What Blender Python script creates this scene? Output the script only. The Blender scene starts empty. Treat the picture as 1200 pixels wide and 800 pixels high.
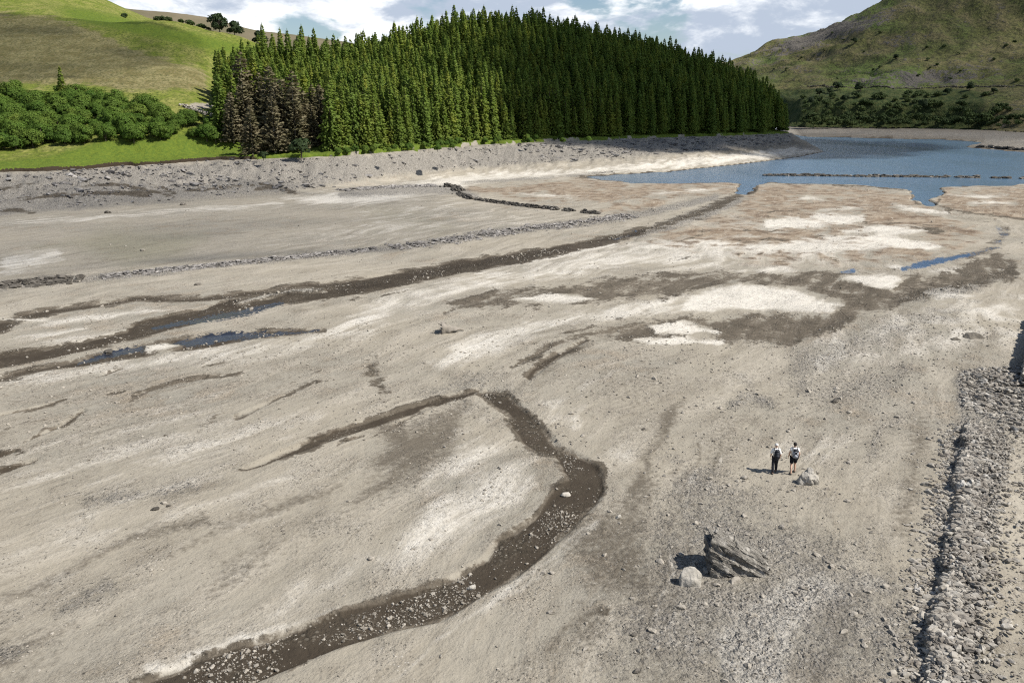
import bpy, bmesh, math, random
import numpy as np
from mathutils import Vector, Matrix, Euler
rng = np.random.default_rng(7)
random.seed(7)
sc = bpy.context.scene
COL = sc.collection
R = math.radians

# ------------------------------------------------------------------ camera model
H = 19.5; PITCH = R(16.0); FPX = 942.0
CP, SP = math.cos(PITCH), math.sin(PITCH)

def ray(px, py):
    a = (px-600)/FPX; b = (py-400)/FPX
    return np.array([a, CP - b*SP, -SP - b*CP])

def at(px, py, z=0.0):
    d = ray(px, py); t = (z-H)/d[2]
    return d[0]*t, d[1]*t, z

def atY(px, py, Y):
    d = ray(px, py); t = Y/d[1]
    return d[0]*t, Y, H + d[2]*t

def proj(X, Y, Z):
    zc = Y*CP - (Z-H)*SP
    yc = Y*SP + (Z-H)*CP
    zc = np.maximum(zc, 1.0)
    return 600 + FPX*X/zc, 400 - FPX*yc/zc

# ------------------------------------------------------------------ numpy noise
def _hash(ix, iy, seed):
    h = (ix.astype(np.int64)*374761393 + iy.astype(np.int64)*668265263 + seed*974634777) & 0x7fffffff
    h = ((h ^ (h >> 13))*1274126177) & 0x7fffffff
    h = h ^ (h >> 16)
    return (h & 0xffff)/65535.0

def vnoise(x, y, seed=0):
    x = np.asarray(x, float); y = np.asarray(y, float)
    ix = np.floor(x); iy = np.floor(y); fx = x-ix; fy = y-iy
    fx = fx*fx*fx*(fx*(fx*6-15)+10); fy = fy*fy*fy*(fy*(fy*6-15)+10)
    a = _hash(ix, iy, seed); b = _hash(ix+1, iy, seed); c = _hash(ix, iy+1, seed); d = _hash(ix+1, iy+1, seed)
    return (a*(1-fx)+b*fx)*(1-fy) + (c*(1-fx)+d*fx)*fy

def fbm(x, y, seed=0, octv=5, gain=0.5):
    s = 0; a = 1; t = 0; f = 1
    for o in range(octv):
        s = s + a*vnoise(x*f+o*17.3, y*f-o*9.1, seed+o); t += a; a *= gain; f *= 2.03
    return s/t

def sstep(a, b, x):
    t = np.clip((x-a)/(b-a), 0, 1); return t*t*(3-2*t)

# ------------------------------------------------------------------ polygon helpers
def seg_dist(X, Y, P, closed=False):
    P = np.asarray(P, float); best = np.full(np.shape(X), 1e9)
    n = len(P)
    for i in range(n if closed else n-1):
        a = P[i]; b = P[(i+1) % n]; d = b-a; L = max(d@d, 1e-9)
        t = np.clip(((X-a[0])*d[0] + (Y-a[1])*d[1])/L, 0, 1)
        best = np.minimum(best, np.hypot(X-a[0]-t*d[0], Y-a[1]-t*d[1]))
    return best

def inside(X, Y, P):
    P = np.asarray(P, float); r = np.zeros(np.shape(X), bool); n = len(P)
    for i in range(n):
        a = P[i]; b = P[(i+1) % n]
        if a[1] == b[1]: continue
        c = ((a[1] > Y) != (b[1] > Y)) & (X < (b[0]-a[0])*(Y-a[1])/(b[1]-a[1]) + a[0])
        r ^= c
    return r

def sdf(X, Y, P):
    d = seg_dist(X, Y, P, True)
    return np.where(inside(X, Y, P), d, -d)          # positive inside

# ------------------------------------------------------------------ land outlines (world)
W = lambda pts, z=0.0: [at(x, y, z)[:2] for x, y in pts]
foot_px = [(-700,285),(-400,275),(-150,262),(0,250),(60,246),(150,240),(230,233),(300,229),(400,222),(470,212),(540,207),(600,205),(680,204),(740,203),(800,198.5),(860,192.5),(900,188),(940,183),(966,177.5),(958,172)]
FOOT = W(foot_px) + [at(945,166)[:2], (190.,640.), (120.,760.), (-1500.,1300.), (-1500.,200.)]
edge_px = [(-700,232,6),(-400,222,6),(-200,211,6),(0,201,5.5),(50,200,5.5),(100,198,5.5),(150,193,5.7),(200,191,6),(240,187,6.4),(300,186,6.8),(350,184,7.2),(400,182,7.5),(480,176,8),(560,169,8.4),(640,165.5,8.6),(760,161,8.6),(850,158.5,8.6),(905,156.5,8.4),(928,155.5,8.0)]
E3 = [at(*p) for p in edge_px]
EDGE = [p[:2] for p in E3] + [(150.,520.), (110.,640.), (60.,740.), (-1480.,1280.), (-1480.,220.)]
mfoot_px = [(925,156.5),(943,160),(1033,162),(1100,163),(1150,166.5),(1128,172),(1200,178),(1300,184),(1500,196)]
MFOOT = W(mfoot_px) + [(700.,250.), (2500.,250.), (2500.,3000.), (100.,3000.)]
medge_px = [(925,148.5),(1000,149.5),(1100,150.5),(1160,152.5),(1200,155),(1350,160)]
MEDGE = W(medge_px, 4.0) + [(560.,330.), (760.,270.), (2480.,270.), (2480.,2980.), (110.,2980.)]

def edge_z(X, Y):
    P = np.array(E3); best = np.full(np.shape(X), 1e9); z = np.zeros(np.shape(X))
    for i in range(len(P)-1):
        a = P[i]; d = P[i+1]-a; L = d[0]**2+d[1]**2
        t = np.clip(((X-a[0])*d[0]+(Y-a[1])*d[1])/L, 0, 1)
        D = np.hypot(X-a[0]-t*d[0], Y-a[1]-t*d[1]); m = D < best
        best = np.where(m, D, best); z = np.where(m, a[2]+t*d[2], z)
    return z

# ------------------------------------------------------------------ hills from control points
def mq_fit(pts, c):
    P = np.array(pts, float); D = np.hypot(P[:,None,0]-P[None,:,0], P[:,None,1]-P[None,:,1])
    A = np.sqrt(D*D+c*c); n = len(P)
    M = np.zeros((n+3, n+3)); M[:n,:n] = A + np.eye(n)*(-2.0); M[:n,n] = 1; M[:n,n+1:] = P[:,:2]/100; M[n,:n] = 1; M[n+1:,:n] = P[:,:2].T/100
    w = np.linalg.solve(M, np.r_[P[:,2], 0, 0, 0])
    def f(X, Y):
        X = np.asarray(X, float); Y = np.asarray(Y, float)
        s = w[n] + w[n+1]*X/100 + w[n+2]*Y/100
        for i in range(n): s = s + w[i]*np.sqrt((X-P[i,0])**2+(Y-P[i,1])**2+c*c)
        return s
    return f

HP = [(p[0], p[1], p[2]+0.3) for p in E3]
for (x, y, Yd) in [(-300,160,238),(-300,120,275),(0,180,222),(0,150,240),(0,118,266),(130,176,224),(130,145,246),(130,116,272),(230,150,246),(240,122,276),
                   (0,60,325),(120,60,335),(240,85,312),(-250,60,330),(0,0,425),(-250,0,420),(-250,-60,520),(0,-60,520),(80,5,480),(133,16,430),(165,30,420),(200,58,405),(250,54,392),(300,54,380)]:
    HP.append(atY(x, y, Yd))
for (x, y, Yd) in [(280,66,320),(300,58,330),(350,52,350),(400,46,370),(470,31,400),(520,19,420),(560,13,430),(600,14,440),(640,19,450),(700,31,465),(750,42,475),(800,53,485),(860,75,488),(905,97,482),(928,129,470)]:
    X, Y, Z = atY(x, y, Yd); HP.append((X, Y, Z-17.5)); HP.append((X*1.25, Y*1.25, Z-17.5-14))
for (x, Yd, z) in [(-150,560,48),(-60,600,30),(60,640,12),(-320,620,80),(-700,600,130),(-700,300,60)]: HP.append((x, Yd, z))
hills_rbf = mq_fit(HP, 12.0)
def hills_z(X, Y):
    return hills_rbf(X, Y) + (fbm(X/23, Y/23, 3, 4)-.5)*2.2*sstep(0, 40, seg_dist(X, Y, EDGE[:len(E3)]))

MP = [at(x, y, 4.3) for x, y in medge_px]
for (x, y, Yd) in [(780,130,900),(860,140,900),(800,90,1500),(865,73,1450),(895,56,1430),(917,50,1400),(943,47,1370),(960,40,1330),(987,32,1290),(1013,15,1260),(1033,1,1240),(1100,-45,1200),(1200,-90,1150),(1400,-170,1050),(1700,-200,900),
                   (935,130,830),(950,105,930),(1050,125,800),(1050,100,880),(1150,125,740),(1150,100,820),(1200,125,710),(1200,95,800),(1320,100,720),(1050,55,1060),(1200,45,980),(1350,40,870),(940,75,1150),(1000,70,1080),(1450,130,560),(1700,140,450)]:
    MP.append(atY(x, y, Yd))
for (x, Yd, z) in [(300,1900,60),(800,1900,150),(1500,1600,250)]: MP.append((x, Yd, z))
mount_rbf = mq_fit(MP, 25.0)
def mount_z(X, Y):
    far = sstep(0, 160, seg_dist(X, Y, MEDGE[:6]))
    rg = 1-np.abs(2*fbm(X/130+Y/500, Y/300, 21, 5)-1); rg2 = 1-np.abs(2*fbm(X/38+Y/160, Y/90, 23, 4)-1)
    return mount_rbf(X, Y) + far*((fbm(X/60, Y/60, 11, 6)-.5)*16 + (rg-.8)*14 + (rg2-.8)*13 + (fbm(X/14, Y/14, 12, 4)-.5)*4.5)

# ------------------------------------------------------------------ painted ground masks (what lies where on the lakebed)
CX0, CY0, CW, CH = -320, 138, 1840, 782
class Mask:
    def __init__(s, sf=1.0): s.a = np.zeros((CH, CW), np.float32); s.sf = sf
    def box(s, pts, m):
        xs = [p[0] for p in pts]; ys = [p[1] for p in pts]
        x0 = max(int(min(xs)-m-CX0), 0); x1 = min(int(max(xs)+m-CX0)+2, CW); y0 = max(int(min(ys)-m-CY0), 0); y1 = min(int(max(ys)+m-CY0)+2, CH)
        if x1 <= x0 or y1 <= y0: return None
        gx, gy = np.meshgrid(np.arange(x0, x1)+CX0+.5, np.arange(y0, y1)+CY0+.5)
        return (slice(y0, y1), slice(x0, x1)), gx, gy
    def put(s, sl, v, sub):
        s.a[sl] = s.a[sl]*(1-v) if sub else np.maximum(s.a[sl], v)
    def line(s, pts, val=1.0, soft=4.0, sub=False):       # pts (x, y, halfwidth)
        soft = soft*s.sf
        b = s.box(pts, max(p[2] for p in pts)+soft)
        if b is None: return
        sl, gx, gy = b; best = np.full(gx.shape, -1e9)
        for i in range(len(pts)-1):
            x0, y0, w0 = pts[i]; x1, y1, w1 = pts[i+1]; dx, dy = x1-x0, y1-y0; L = dx*dx+dy*dy+1e-9
            t = np.clip(((gx-x0)*dx+(gy-y0)*dy)/L, 0, 1)
            best = np.maximum(best, w0+(w1-w0)*t - np.hypot(gx-x0-t*dx, gy-y0-t*dy))
        s.put(sl, val*sstep(-soft, soft, best), sub)
    def poly(s, pts, val=1.0, soft=4.0, sub=False):
        soft = soft*s.sf
        b = s.box(pts, soft+1)
        if b is None: return
        sl, gx, gy = b
        s.put(sl, val*sstep(-soft, soft, sdf(gx, gy, pts)), sub)
    def get(s, px, py):
        x = np.clip(px-CX0-.5, 0, CW-1.01); y = np.clip(py-CY0-.5, 0, CH-1.01)
        ix = x.astype(int); iy = y.astype(int); fx = x-ix; fy = y-iy; a = s.a
        return (a[iy,ix]*(1-fx)+a[iy,ix+1]*fx)*(1-fy) + (a[iy+1,ix]*(1-fx)+a[iy+1,ix+1]*fx)*fy

wet, pale, rust, stony, pool, tint, lake, olive = [Mask(f) for f in (1.5, 1.3, 1.5, 1.4, 1.6, 1.5, 1.0, 1.2)]
# --- the dark meander
MEANDER = [(80,850),(157,799),(193,782),(230,767),(267,754),(310,744),(333,736),(400,714),(433,704),(483,691),(530,672),(567,651),(580,631),(627,601),(647,577),(663,561),(657,547),(650,534),(628,528),(613,520),(600,500),(590,487),(570,474),(555,461),(570,454),(597,459),(620,484),(640,500),(657,520),(687,534),(700,542),(708,556),(708,577),(700,590),(683,607),(673,619),(633,654),(607,677),(567,697),(520,727),(467,738),(400,757),(333,785),(300,799),(180,860)]
wet.poly(MEANDER, 1.0, 8)
wet.line([(285,548,2.5),(330,531,5),(420,500,6),(480,481,6),(530,466,4.5),(562,458,4)], .95, 4)
wet.line([(395,520,1.5),(420,512,2)], .8, 2.5); wet.line([(425,516,1.5),(470,494,2.5),(512,474,2)], .7, 3)
wet.line([(620,442,5),(640,424,7),(685,399,3)], .9, 5); wet.line([(600,432,3),(625,418,4),(650,404,3)], .7, 4); wet.line([(600,410,1),(660,392,3),(700,384,3)], .6, 4)
# --- brown mud flats right of centre
wet.poly([(520,353),(560,343),(640,334),(720,324),(800,318),(900,314),(1000,317),(1060,320),(1120,312),(1170,292),(1192,300),(1196,330),(1120,345),(1060,361),(1000,378),(960,394),(930,406),(905,402),(870,395),(850,376),(985,357),(930,340),(870,335),(800,346),(760,352),(700,356),(640,359),(580,363),(540,363)], .67, 9)
wet.poly([(605,432),(630,408),(680,389),(720,379),(780,371),(850,366),(920,366),(990,360),(1010,372),(930,406),(870,402),(800,406),(740,402),(690,397),(650,408),(625,428)], .68, 7)
for isl in ([(800,352),(835,338),(870,334),(930,339),(960,350),(990,357),(970,366),(900,364),(800,363)], [(985,325),(1040,320),(1059,328),(1045,339),(1025,338),(1005,331)], [(760,383),(800,377),(846,388),(840,392),(770,390)], [(740,397),(790,393),(850,399),(840,404),(760,403)],
            [(855,317),(920,313),(935,318),(880,319)], [(590,352),(640,344),(700,350),(660,356)], [(1080,342),(1110,338),(1140,345),(1100,352)], [(1035,310),(1070,312),(1050,316)]):
    wet.poly(isl, 1.0, 3, sub=True); pale.poly(isl, .95, 4)
# --- rust and brown flats by the water
rust.poly([(880,214),(960,216),(1060,222),(1085,242),(1150,262),(1150,285),(1090,300),(1000,311),(880,300),(790,286),(760,275),(840,255),(868,236)], .8, 12)
rust.poly([(1095,236),(1110,222),(1200,219),(1330,222),(1330,272),(1200,262),(1140,252)], .9, 7)
rust.poly([(545,221),(600,217),(690,208),(740,214),(868,212),(862,226),(820,231),(740,236),(700,238),(660,234),(600,233)], .85, 4)
rust.poly([(670,247),(700,240),(780,236),(770,246),(700,252)], .7, 4)
for (p) in ([(600,226,1),(650,230,2),(690,229,1)], [(900,263,6),(960,258,9),(1010,256,4)], [(985,272,2),(1030,268,6),(1085,264,2)], [(1020,277,2),(1060,271,4),(1090,268,2)], [(880,290,5),(950,286,9),(1040,284,10),(1100,290,3)], [(1110,228,1),(1150,231,2.5),(1180,229,1)], [(1135,238,1),(1165,236,3),(1190,239,1)], [(920,236,1),(945,232,2),(965,234,1)], [(1045,240,2),(1070,245,3),(1110,250,2)], [(960,246,1),(1000,243,2),(1020,241,1)], [(760,228,1),(800,224,2),(860,219,1)], [(1085,318,1),(1120,316,3),(1160,318,1)]):
    pale.line(p, .95, 4); rust.line(p, .85, 4, sub=True)
for p in ([(1010,262,2),(1060,262,3),(1100,270,6),(1115,268,3)], [(900,250,2),(940,246,3)], [(870,283,2),(950,276,2),(1010,279,2)]): wet.line(p, .55, 5)
wet.line([(760,262,1),(850,254,2),(900,256,2)], .5, 4); wet.line([(790,283,1),(840,268,3),(930,272,1)], .55, 5); wet.line([(740,283,1),(800,279,2),(860,268,2)], .45, 4); wet.line([(850,307,1),(920,303,3),(1010,305,1)], .5, 4); wet.line([(760,305,2),(880,296,2),(980,300,1)], .4, 4)
# --- left stream with two arms
wet.line([(-200,405,5),(0,382,7),(20,374,6),(60,364,5),(110,357,4),(160,351,3.5),(240,350,3.5),(300,343,3.5),(350,337,3),(400,334,3)], .95, 4)
wet.line([(-200,455,8),(0,421,9),(60,412,7),(130,395,8),(200,376,9),(260,362,10),(330,346,10),(400,338,10),(467,327,9),(533,314,8.5),(600,303,7.5),(667,291,6),(733,276,5),(755,270,4)], 1.0, 3.5)
for p in ([(0,372,1),(60,378,4),(160,366,4),(240,357,1)], [(10,398,1),(60,391,3),(100,384,1)], [(280,354,1),(330,343,2),(380,338,1)], [(30,406,1),(80,397,2),(150,385,1)]):
    wet.line(p, 1, 3, sub=True); pale.line(p, .7, 4)
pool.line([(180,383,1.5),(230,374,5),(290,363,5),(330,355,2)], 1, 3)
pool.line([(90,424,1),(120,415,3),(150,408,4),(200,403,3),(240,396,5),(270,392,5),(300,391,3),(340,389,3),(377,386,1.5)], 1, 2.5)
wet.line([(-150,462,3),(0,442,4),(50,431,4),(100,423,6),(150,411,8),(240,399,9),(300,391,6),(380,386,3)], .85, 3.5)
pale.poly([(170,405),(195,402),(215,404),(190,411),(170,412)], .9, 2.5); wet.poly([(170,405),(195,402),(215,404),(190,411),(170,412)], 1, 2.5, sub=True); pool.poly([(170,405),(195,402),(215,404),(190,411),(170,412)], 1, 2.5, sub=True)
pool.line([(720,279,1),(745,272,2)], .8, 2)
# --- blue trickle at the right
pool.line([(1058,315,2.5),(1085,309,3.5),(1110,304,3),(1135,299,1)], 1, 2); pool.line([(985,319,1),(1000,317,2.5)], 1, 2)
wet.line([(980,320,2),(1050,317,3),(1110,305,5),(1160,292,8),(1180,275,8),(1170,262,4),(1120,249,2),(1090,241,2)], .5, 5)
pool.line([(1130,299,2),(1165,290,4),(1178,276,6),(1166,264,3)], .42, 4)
wet.line([(1090,238,.8),(1125,248,.8),(1200,257,1),(1330,266,1)], .95, 1.2)
# --- streaks on the left flats
for p, v in (([(0,485,2),(40,477,2.5),(80,467,1)],.75), ([(25,485,1),(65,474,1.5)],.7), ([(28,517,1),(70,498,2.5),(98,480,3)],.8), ([(-60,545,3),(0,532,3),(22,526,1)],.8), ([(-60,565,4),(0,552,3.5),(43,536,1.5)],.95), ([(0,548,1.5),(40,541,1.5)],.8), ([(113,441,1),(130,434,2.5),(147,430,1)],.75), ([(147,468,2),(180,454,4),(233,443,4),(283,436,2)],.56), ([(233,431,1),(263,425,1)],.75), ([(277,488,5),(333,463,2),(397,439,.8)],.6), ([(195,508,2),(240,494,2),(275,482,3)],.48), ([(125,460,1.5),(145,457,1.5)],.7), ([(355,440,.6),(375,432,.6)],.8), ([(340,452,.6),(350,448,.6)],.8), ([(0,505,1),(30,497,1),(60,492,1)],.6), ([(0,462,1),(40,455,1)],.5), ([(60,545,1),(110,525,1)],.5), ([(400,352,1),(440,348,1.5),(490,340,1)],.5), ([(560,360,2),(600,350,2),(660,341,1)],.65), ([(520,367,2),(533,362,2)],.65)):
    wet.line(p, min(1, v*1.08), 2.0)
wet.poly([(424,425),(440,418),(452,440),(468,466),(445,470),(430,450)], .56, 9)
tint.poly([(410,590),(470,530),(510,492),(545,478),(540,520),(480,560)], 0.84, 16)
tint.line([(440,500,8),(480,520,18),(530,490,6)], 0.92, 14)
tint.line([(250,620,2),(330,590,6),(400,570,4)], 0.80, 10); tint.line([(0,700,2),(60,680,3),(130,640,3),(240,610,6)], 0.84, 8)
tint.line([(705,712,6),(660,735,5),(640,760,3)], 0.94, 10); tint.line([(800,465,2),(785,490,8),(765,530,6),(740,570,10)], 0.92, 12)
wet.line([(690,710,1),(715,716,5)], .55, 6); tint.poly([(640,600),(720,600),(760,560),(760,700),(690,690)], 0.72, 20)
tint.line([(1080,500,10),(1075,560,12),(1060,620,8)], 0.68, 16); tint.line([(1000,690,14),(960,780,20)], 0.72, 18)
olive.poly([(80,285),(130,270),(240,275),(210,300),(150,310)], .8, 12); olive.line([(40,290,2),(100,283,3),(240,281,2)], .6, 5); olive.line([(430,245,4),(520,265,8)], .4, 12)
# --- bleached silt
pale.poly([(0,445),(120,425),(380,388),(420,360),(480,338),(560,318),(700,292),(780,274),(860,250),(900,262),(960,270),(1060,300),(960,311),(800,314),(700,322),(600,335),(480,365),(430,390),(300,420),(150,440)], .66, 14)
pale.poly([(540,395),(600,383),(700,360),(800,345),(830,360),(720,374),(640,390),(560,420),(500,440)], .75, 10)
pale.line([(740,290,6),(820,285,8),(900,290,6)], .9, 8); pale.line([(545,315,6),(640,300,7),(720,286,5)], .85, 6)
pale.poly([(630,470),(680,440),(720,430),(690,470),(690,500),(740,535),(700,530),(660,505)], .45, 14)
pale.poly([(520,520),(545,490),(585,520),(640,540),(650,575),(600,610),(540,640),(400,690),(330,725),(280,745),(340,690),(480,610)], .5, 18)
pale.line([(330,752,2),(290,742,5),(240,762,4),(180,782,4)], .75, 6); pale.line([(400,712,2),(350,727,6),(290,745,3)], .7, 8)
pale.line([(450,800,2),(540,735,4),(600,690,4),(650,650,4),(700,612,3)], .7, 7); pale.line([(520,740,2),(620,685,3),(690,625,2)], .6, 5)
pale.line([(0,620,6),(150,585,10),(300,550,8)], .4, 16); pale.line([(0,690,6),(180,640,8),(330,600,10)], .38, 14)
pale.poly([(0,300),(70,290),(75,305),(20,318),(0,322)], .7, 6); pale.line([(0,262,3),(100,256,3),(240,245,3),(330,238,3)], .7, 5)
pale.poly([(330,232),(420,222),(520,206),(700,196),(830,183),(930,172),(966,178),(900,187),(800,198),(700,204),(560,214),(540,222),(430,240),(360,238)], .85, 6)
pale.poly([(480,232),(530,232),(560,243),(690,258),(600,272),(420,288),(300,290),(380,262)], .35, 14)
pale.poly([(930,405),(1000,380),(1100,355),(1200,345),(1200,400),(1050,425),(960,440)], .5, 14)
pale.poly([(830,745),(900,690),(960,660),(985,690),(930,740),(915,800),(840,800)], .85, 16)
pale.line([(970,690,10),(1020,680,14),(1050,690,8)], .45, 16)
pale.poly([(900,515),(1000,495),(1030,530),(960,545),(890,540)], .35, 16)
wet.line([(745,273,4),(790,260,5),(840,241,6),(866,229,5)], .72, 4)
# broad tonal drift of the silt; lower left corner paints in lens vignette
tint.poly([(-320,240),(420,232),(540,258),(300,296),(0,332),(-320,345)], .16, 20); tint.poly([(-320,700),(0,690),(130,770),(60,880),(-320,880)], .32, 40)
tint.line([(760,880,40),(775,700,34),(800,600,26),(850,520,20),(900,470,14)], .42, 24); tint.poly([(640,440),(760,415),(830,450),(760,520),(700,480)], .32, 24); tint.poly([(-320,450),(300,425),(400,445),(200,545),(-320,640)], .22, 30)
tint.poly([(230,640),(400,590),(420,610),(250,690)], .34, 22); tint.line([(860,640,10),(960,620,16),(1040,560,14)], .3, 24); tint.line([(600,790,10),(700,690,14),(760,600,10)], .36, 18); tint.line([(1000,800,20),(1040,720,16),(1060,640,8)], .3, 18)
tint.poly([(-320,215),(0,200),(230,190),(330,200),(340,228),(150,240),(0,252),(-320,275)], .34, 6)
for q_ in ([(95,218,1),(135,216,2),(170,222,2.5),(205,231,1.5)], [(20,233,1.5),(70,229,2.5),(110,226,2),(175,228,3)], [(-60,247,2),(10,246,2),(40,250,1.5)], [(215,224,1),(260,221,2),(310,216,2),(345,226,2)], [(300,222,3),(330,219,2)], [(0,222,2),(40,215,1)], [(170,214,1),(190,220,2),(205,226,1.5)]): wet.line(q_, .85, 2.5)
for o_ in (0, 22): tint.line([(738+o_,810,1.6),(766+o_,710,1.6),(790+o_,600,1.4),(822+o_,520,1.2)], .9, 2); pale.line([(745+o_,810,1.4),(773+o_,710,1.4),(797+o_,600,1.2),(828+o_,520,1)], .6, 2)
pale.poly([(0,520),(200,470),(420,470),(300,540),(0,610)], .35, 24); pale.line([(0,655,8),(160,610,12),(330,560,8)], .3, 14)
tint.line([(440,545,6),(490,520,14),(535,490,8)], .95, 16); tint.poly([(622,440),(650,418),(690,398),(690,404),(655,430),(640,446)], .8, 8); tint.line([(330,592,3),(390,575,5)], .8, 9); tint.line([(180,655,3),(250,625,5),(330,590,3)], .6, 9); tint.line([(640,770,4),(700,725,5)], .7, 12)
# --- gravel and rubble
stony.poly([(-320,225),(0,204),(230,191),(300,187),(400,184),(480,178),(560,171),(640,168),(760,163),(930,157),(925,168),(830,176),(700,186),(560,196),(450,205),(330,226),(250,232),(150,240),(0,252),(-320,275)], .95, 6)
stony.line([(400,228,3),(470,222,6),(530,222,5),(560,231,2)], .95, 4)
stony.line([(540,214,1),(610,210,1.5),(650,208,1)], .8, 2); stony.line([(665,207,1),(720,201,1.5)], .8, 2)
stony.line([(-200,352,6),(0,336,6),(60,329,5),(100,327,3),(125,325,4),(200,318,3),(300,306,3.5),(400,296,3),(480,288,3),(560,276,5),(620,268,4),(700,259,3.5),(720,256,4),(790,243,4),(840,231,3)], .85, 3)
stony.poly([(735,275),(790,255),(850,232),(872,230),(868,238),(830,255),(780,270),(745,280)], .9, 3)
stony.line([(400,338,4),(533,314,5),(667,291,4)], .6, 4); stony.line([(270,352,2),(320,345,3),(380,338,2)], .7, 3)
stony.poly([(930,410),(1000,385),(1100,362),(1150,352),(1120,375),(1000,415),(960,450),(935,475),(925,450)], .5, 14)
stony.poly([(925,450),(960,450),(1060,420),(1080,440),(1040,470),(980,475),(935,470)], .46, 14)
stony.line([(860,475,8),(880,462,10),(905,475,6)], .6, 8); stony.line([(1055,350,6),(1090,342,9),(1140,335,8),(1180,318,6)], .7, 6)
stony.line([(100,590,6),(150,580,8),(230,568,5)], .5, 10); stony.line([(60,720,5),(130,685,6)], .5, 8); stony.line([(0,770,8),(60,745,8)], .45, 8)
stony.poly([(690,800),(740,700),(780,600),(800,520),(900,590),(1000,640),(1080,700),(1080,800)], .55, 40)
stony.line([(1020,530,5),(1030,505,6),(1060,490,4)], .6, 8)
stony.poly([(830,745),(900,690),(960,660),(985,690),(930,740),(915,800),(840,800)], .75, 16)
stony.poly([(1122,435),(1200,425),(1330,415),(1330,520),(1200,505),(1125,480)], .9, 6)
stony.poly([(1130,480),(1180,500),(1180,560),(1165,640),(1150,700),(1140,800),(1130,860),(1060,860),(1085,740),(1105,640),(1118,560)], .9, 8)
stony.poly([(560,470),(610,460),(590,440),(560,440),(500,460)], .5, 12)
# --- far beaches
stony.poly([(925,149),(1200,153),(1330,160),(1330,185),(1200,177),(1130,171),(1150,165),(940,159)], .6, 5); tint.poly([(925,147),(1200,151),(1330,160),(1330,190),(1200,179),(1125,173),(1150,166),(940,160)], 1.0, 3)
for p in ([(950,154,.3),(1020,155,.6),(1090,154,.4)], [(980,158,.3),(1060,159,.6),(1120,160,.4)], [(1040,162.5,.4),(1130,164.5,.5)]): rust.line(p, .8, 1); wet.line(p, .5, 1)
tint.poly([(830,175),(930,158),(968,176),(900,188),(860,191)], .6, 6)
# --- the lake
lake.poly([(686,206.5),(740,213),(790,214),(845,212),(866,213),(871,216),(866,220),(862,225),(869,226.5),(878,225.5),(881,222),(889,217),(893,213.5),(903,212),(960,214),(1000,215),(1040,219),(1062,220.5),(1069,224),(1072,229),(1070,233),(1078,237),(1085,240),(1091,240),(1093,236),(1089,232),(1097,229),(1104,225),(1103,221),(1094,218.5),(1150,216),(1185,217),(1195,213.5),(1300,213),(1900,214),(1900,200),(1500,196),(1300,184),(1200,178),(1127,172),(1150,166.5),(1100,163),(1033,162),(943,160),(925,157),(900,140),(500,140),(700,160),(958,172),(967,177.5),(940,183),(900,188),(860,193),(800,199),(740,203.5),(700,205)], 1.0, 2.0)
wet.line([(680,207,1.5),(740,210,4),(800,212,3),(868,212,1),(864,226,2),(884,226,2),(890,213,1.5),(960,215,1),(1066,222,1),(1074,239,1.5),(1096,241,1),(1106,225,1)], .9, 1.5)
rust.line([(740,211,3),(800,212,4),(860,213,3)], .9, 3)

# ------------------------------------------------------------------ lakebed height
WALL_PX = [(1062,860),(1083,790),(1089,750),(1097,705),(1106,655),(1112,615),(1118,585),(1123,555),(1127,525),(1131,498)]
WALL = W(WALL_PX)
def wall_coords(X, Y):
    P = np.array(WALL); best = np.full(np.shape(X), 1e9); s = np.zeros(np.shape(X)); side = np.zeros(np.shape(X)); acc = 0
    for i in range(len(P)-1):
        a = P[i]; d = P[i+1]-a; L = math.hypot(*d)
        t = np.clip(((X-a[0])*d[0]+(Y-a[1])*d[1])/(L*L), 0, 1)
        D = np.hypot(X-a[0]-t*d[0], Y-a[1]-t*d[1]); m = D < best
        cr = (X-a[0])*d[1]-(Y-a[1])*d[0]
        best = np.where(m, D, best); s = np.where(m, acc+t*L, s); side = np.where(m, np.sign(cr)*D, side); acc += L
    return s, side, acc                               # side > 0: right of the wall

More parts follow.
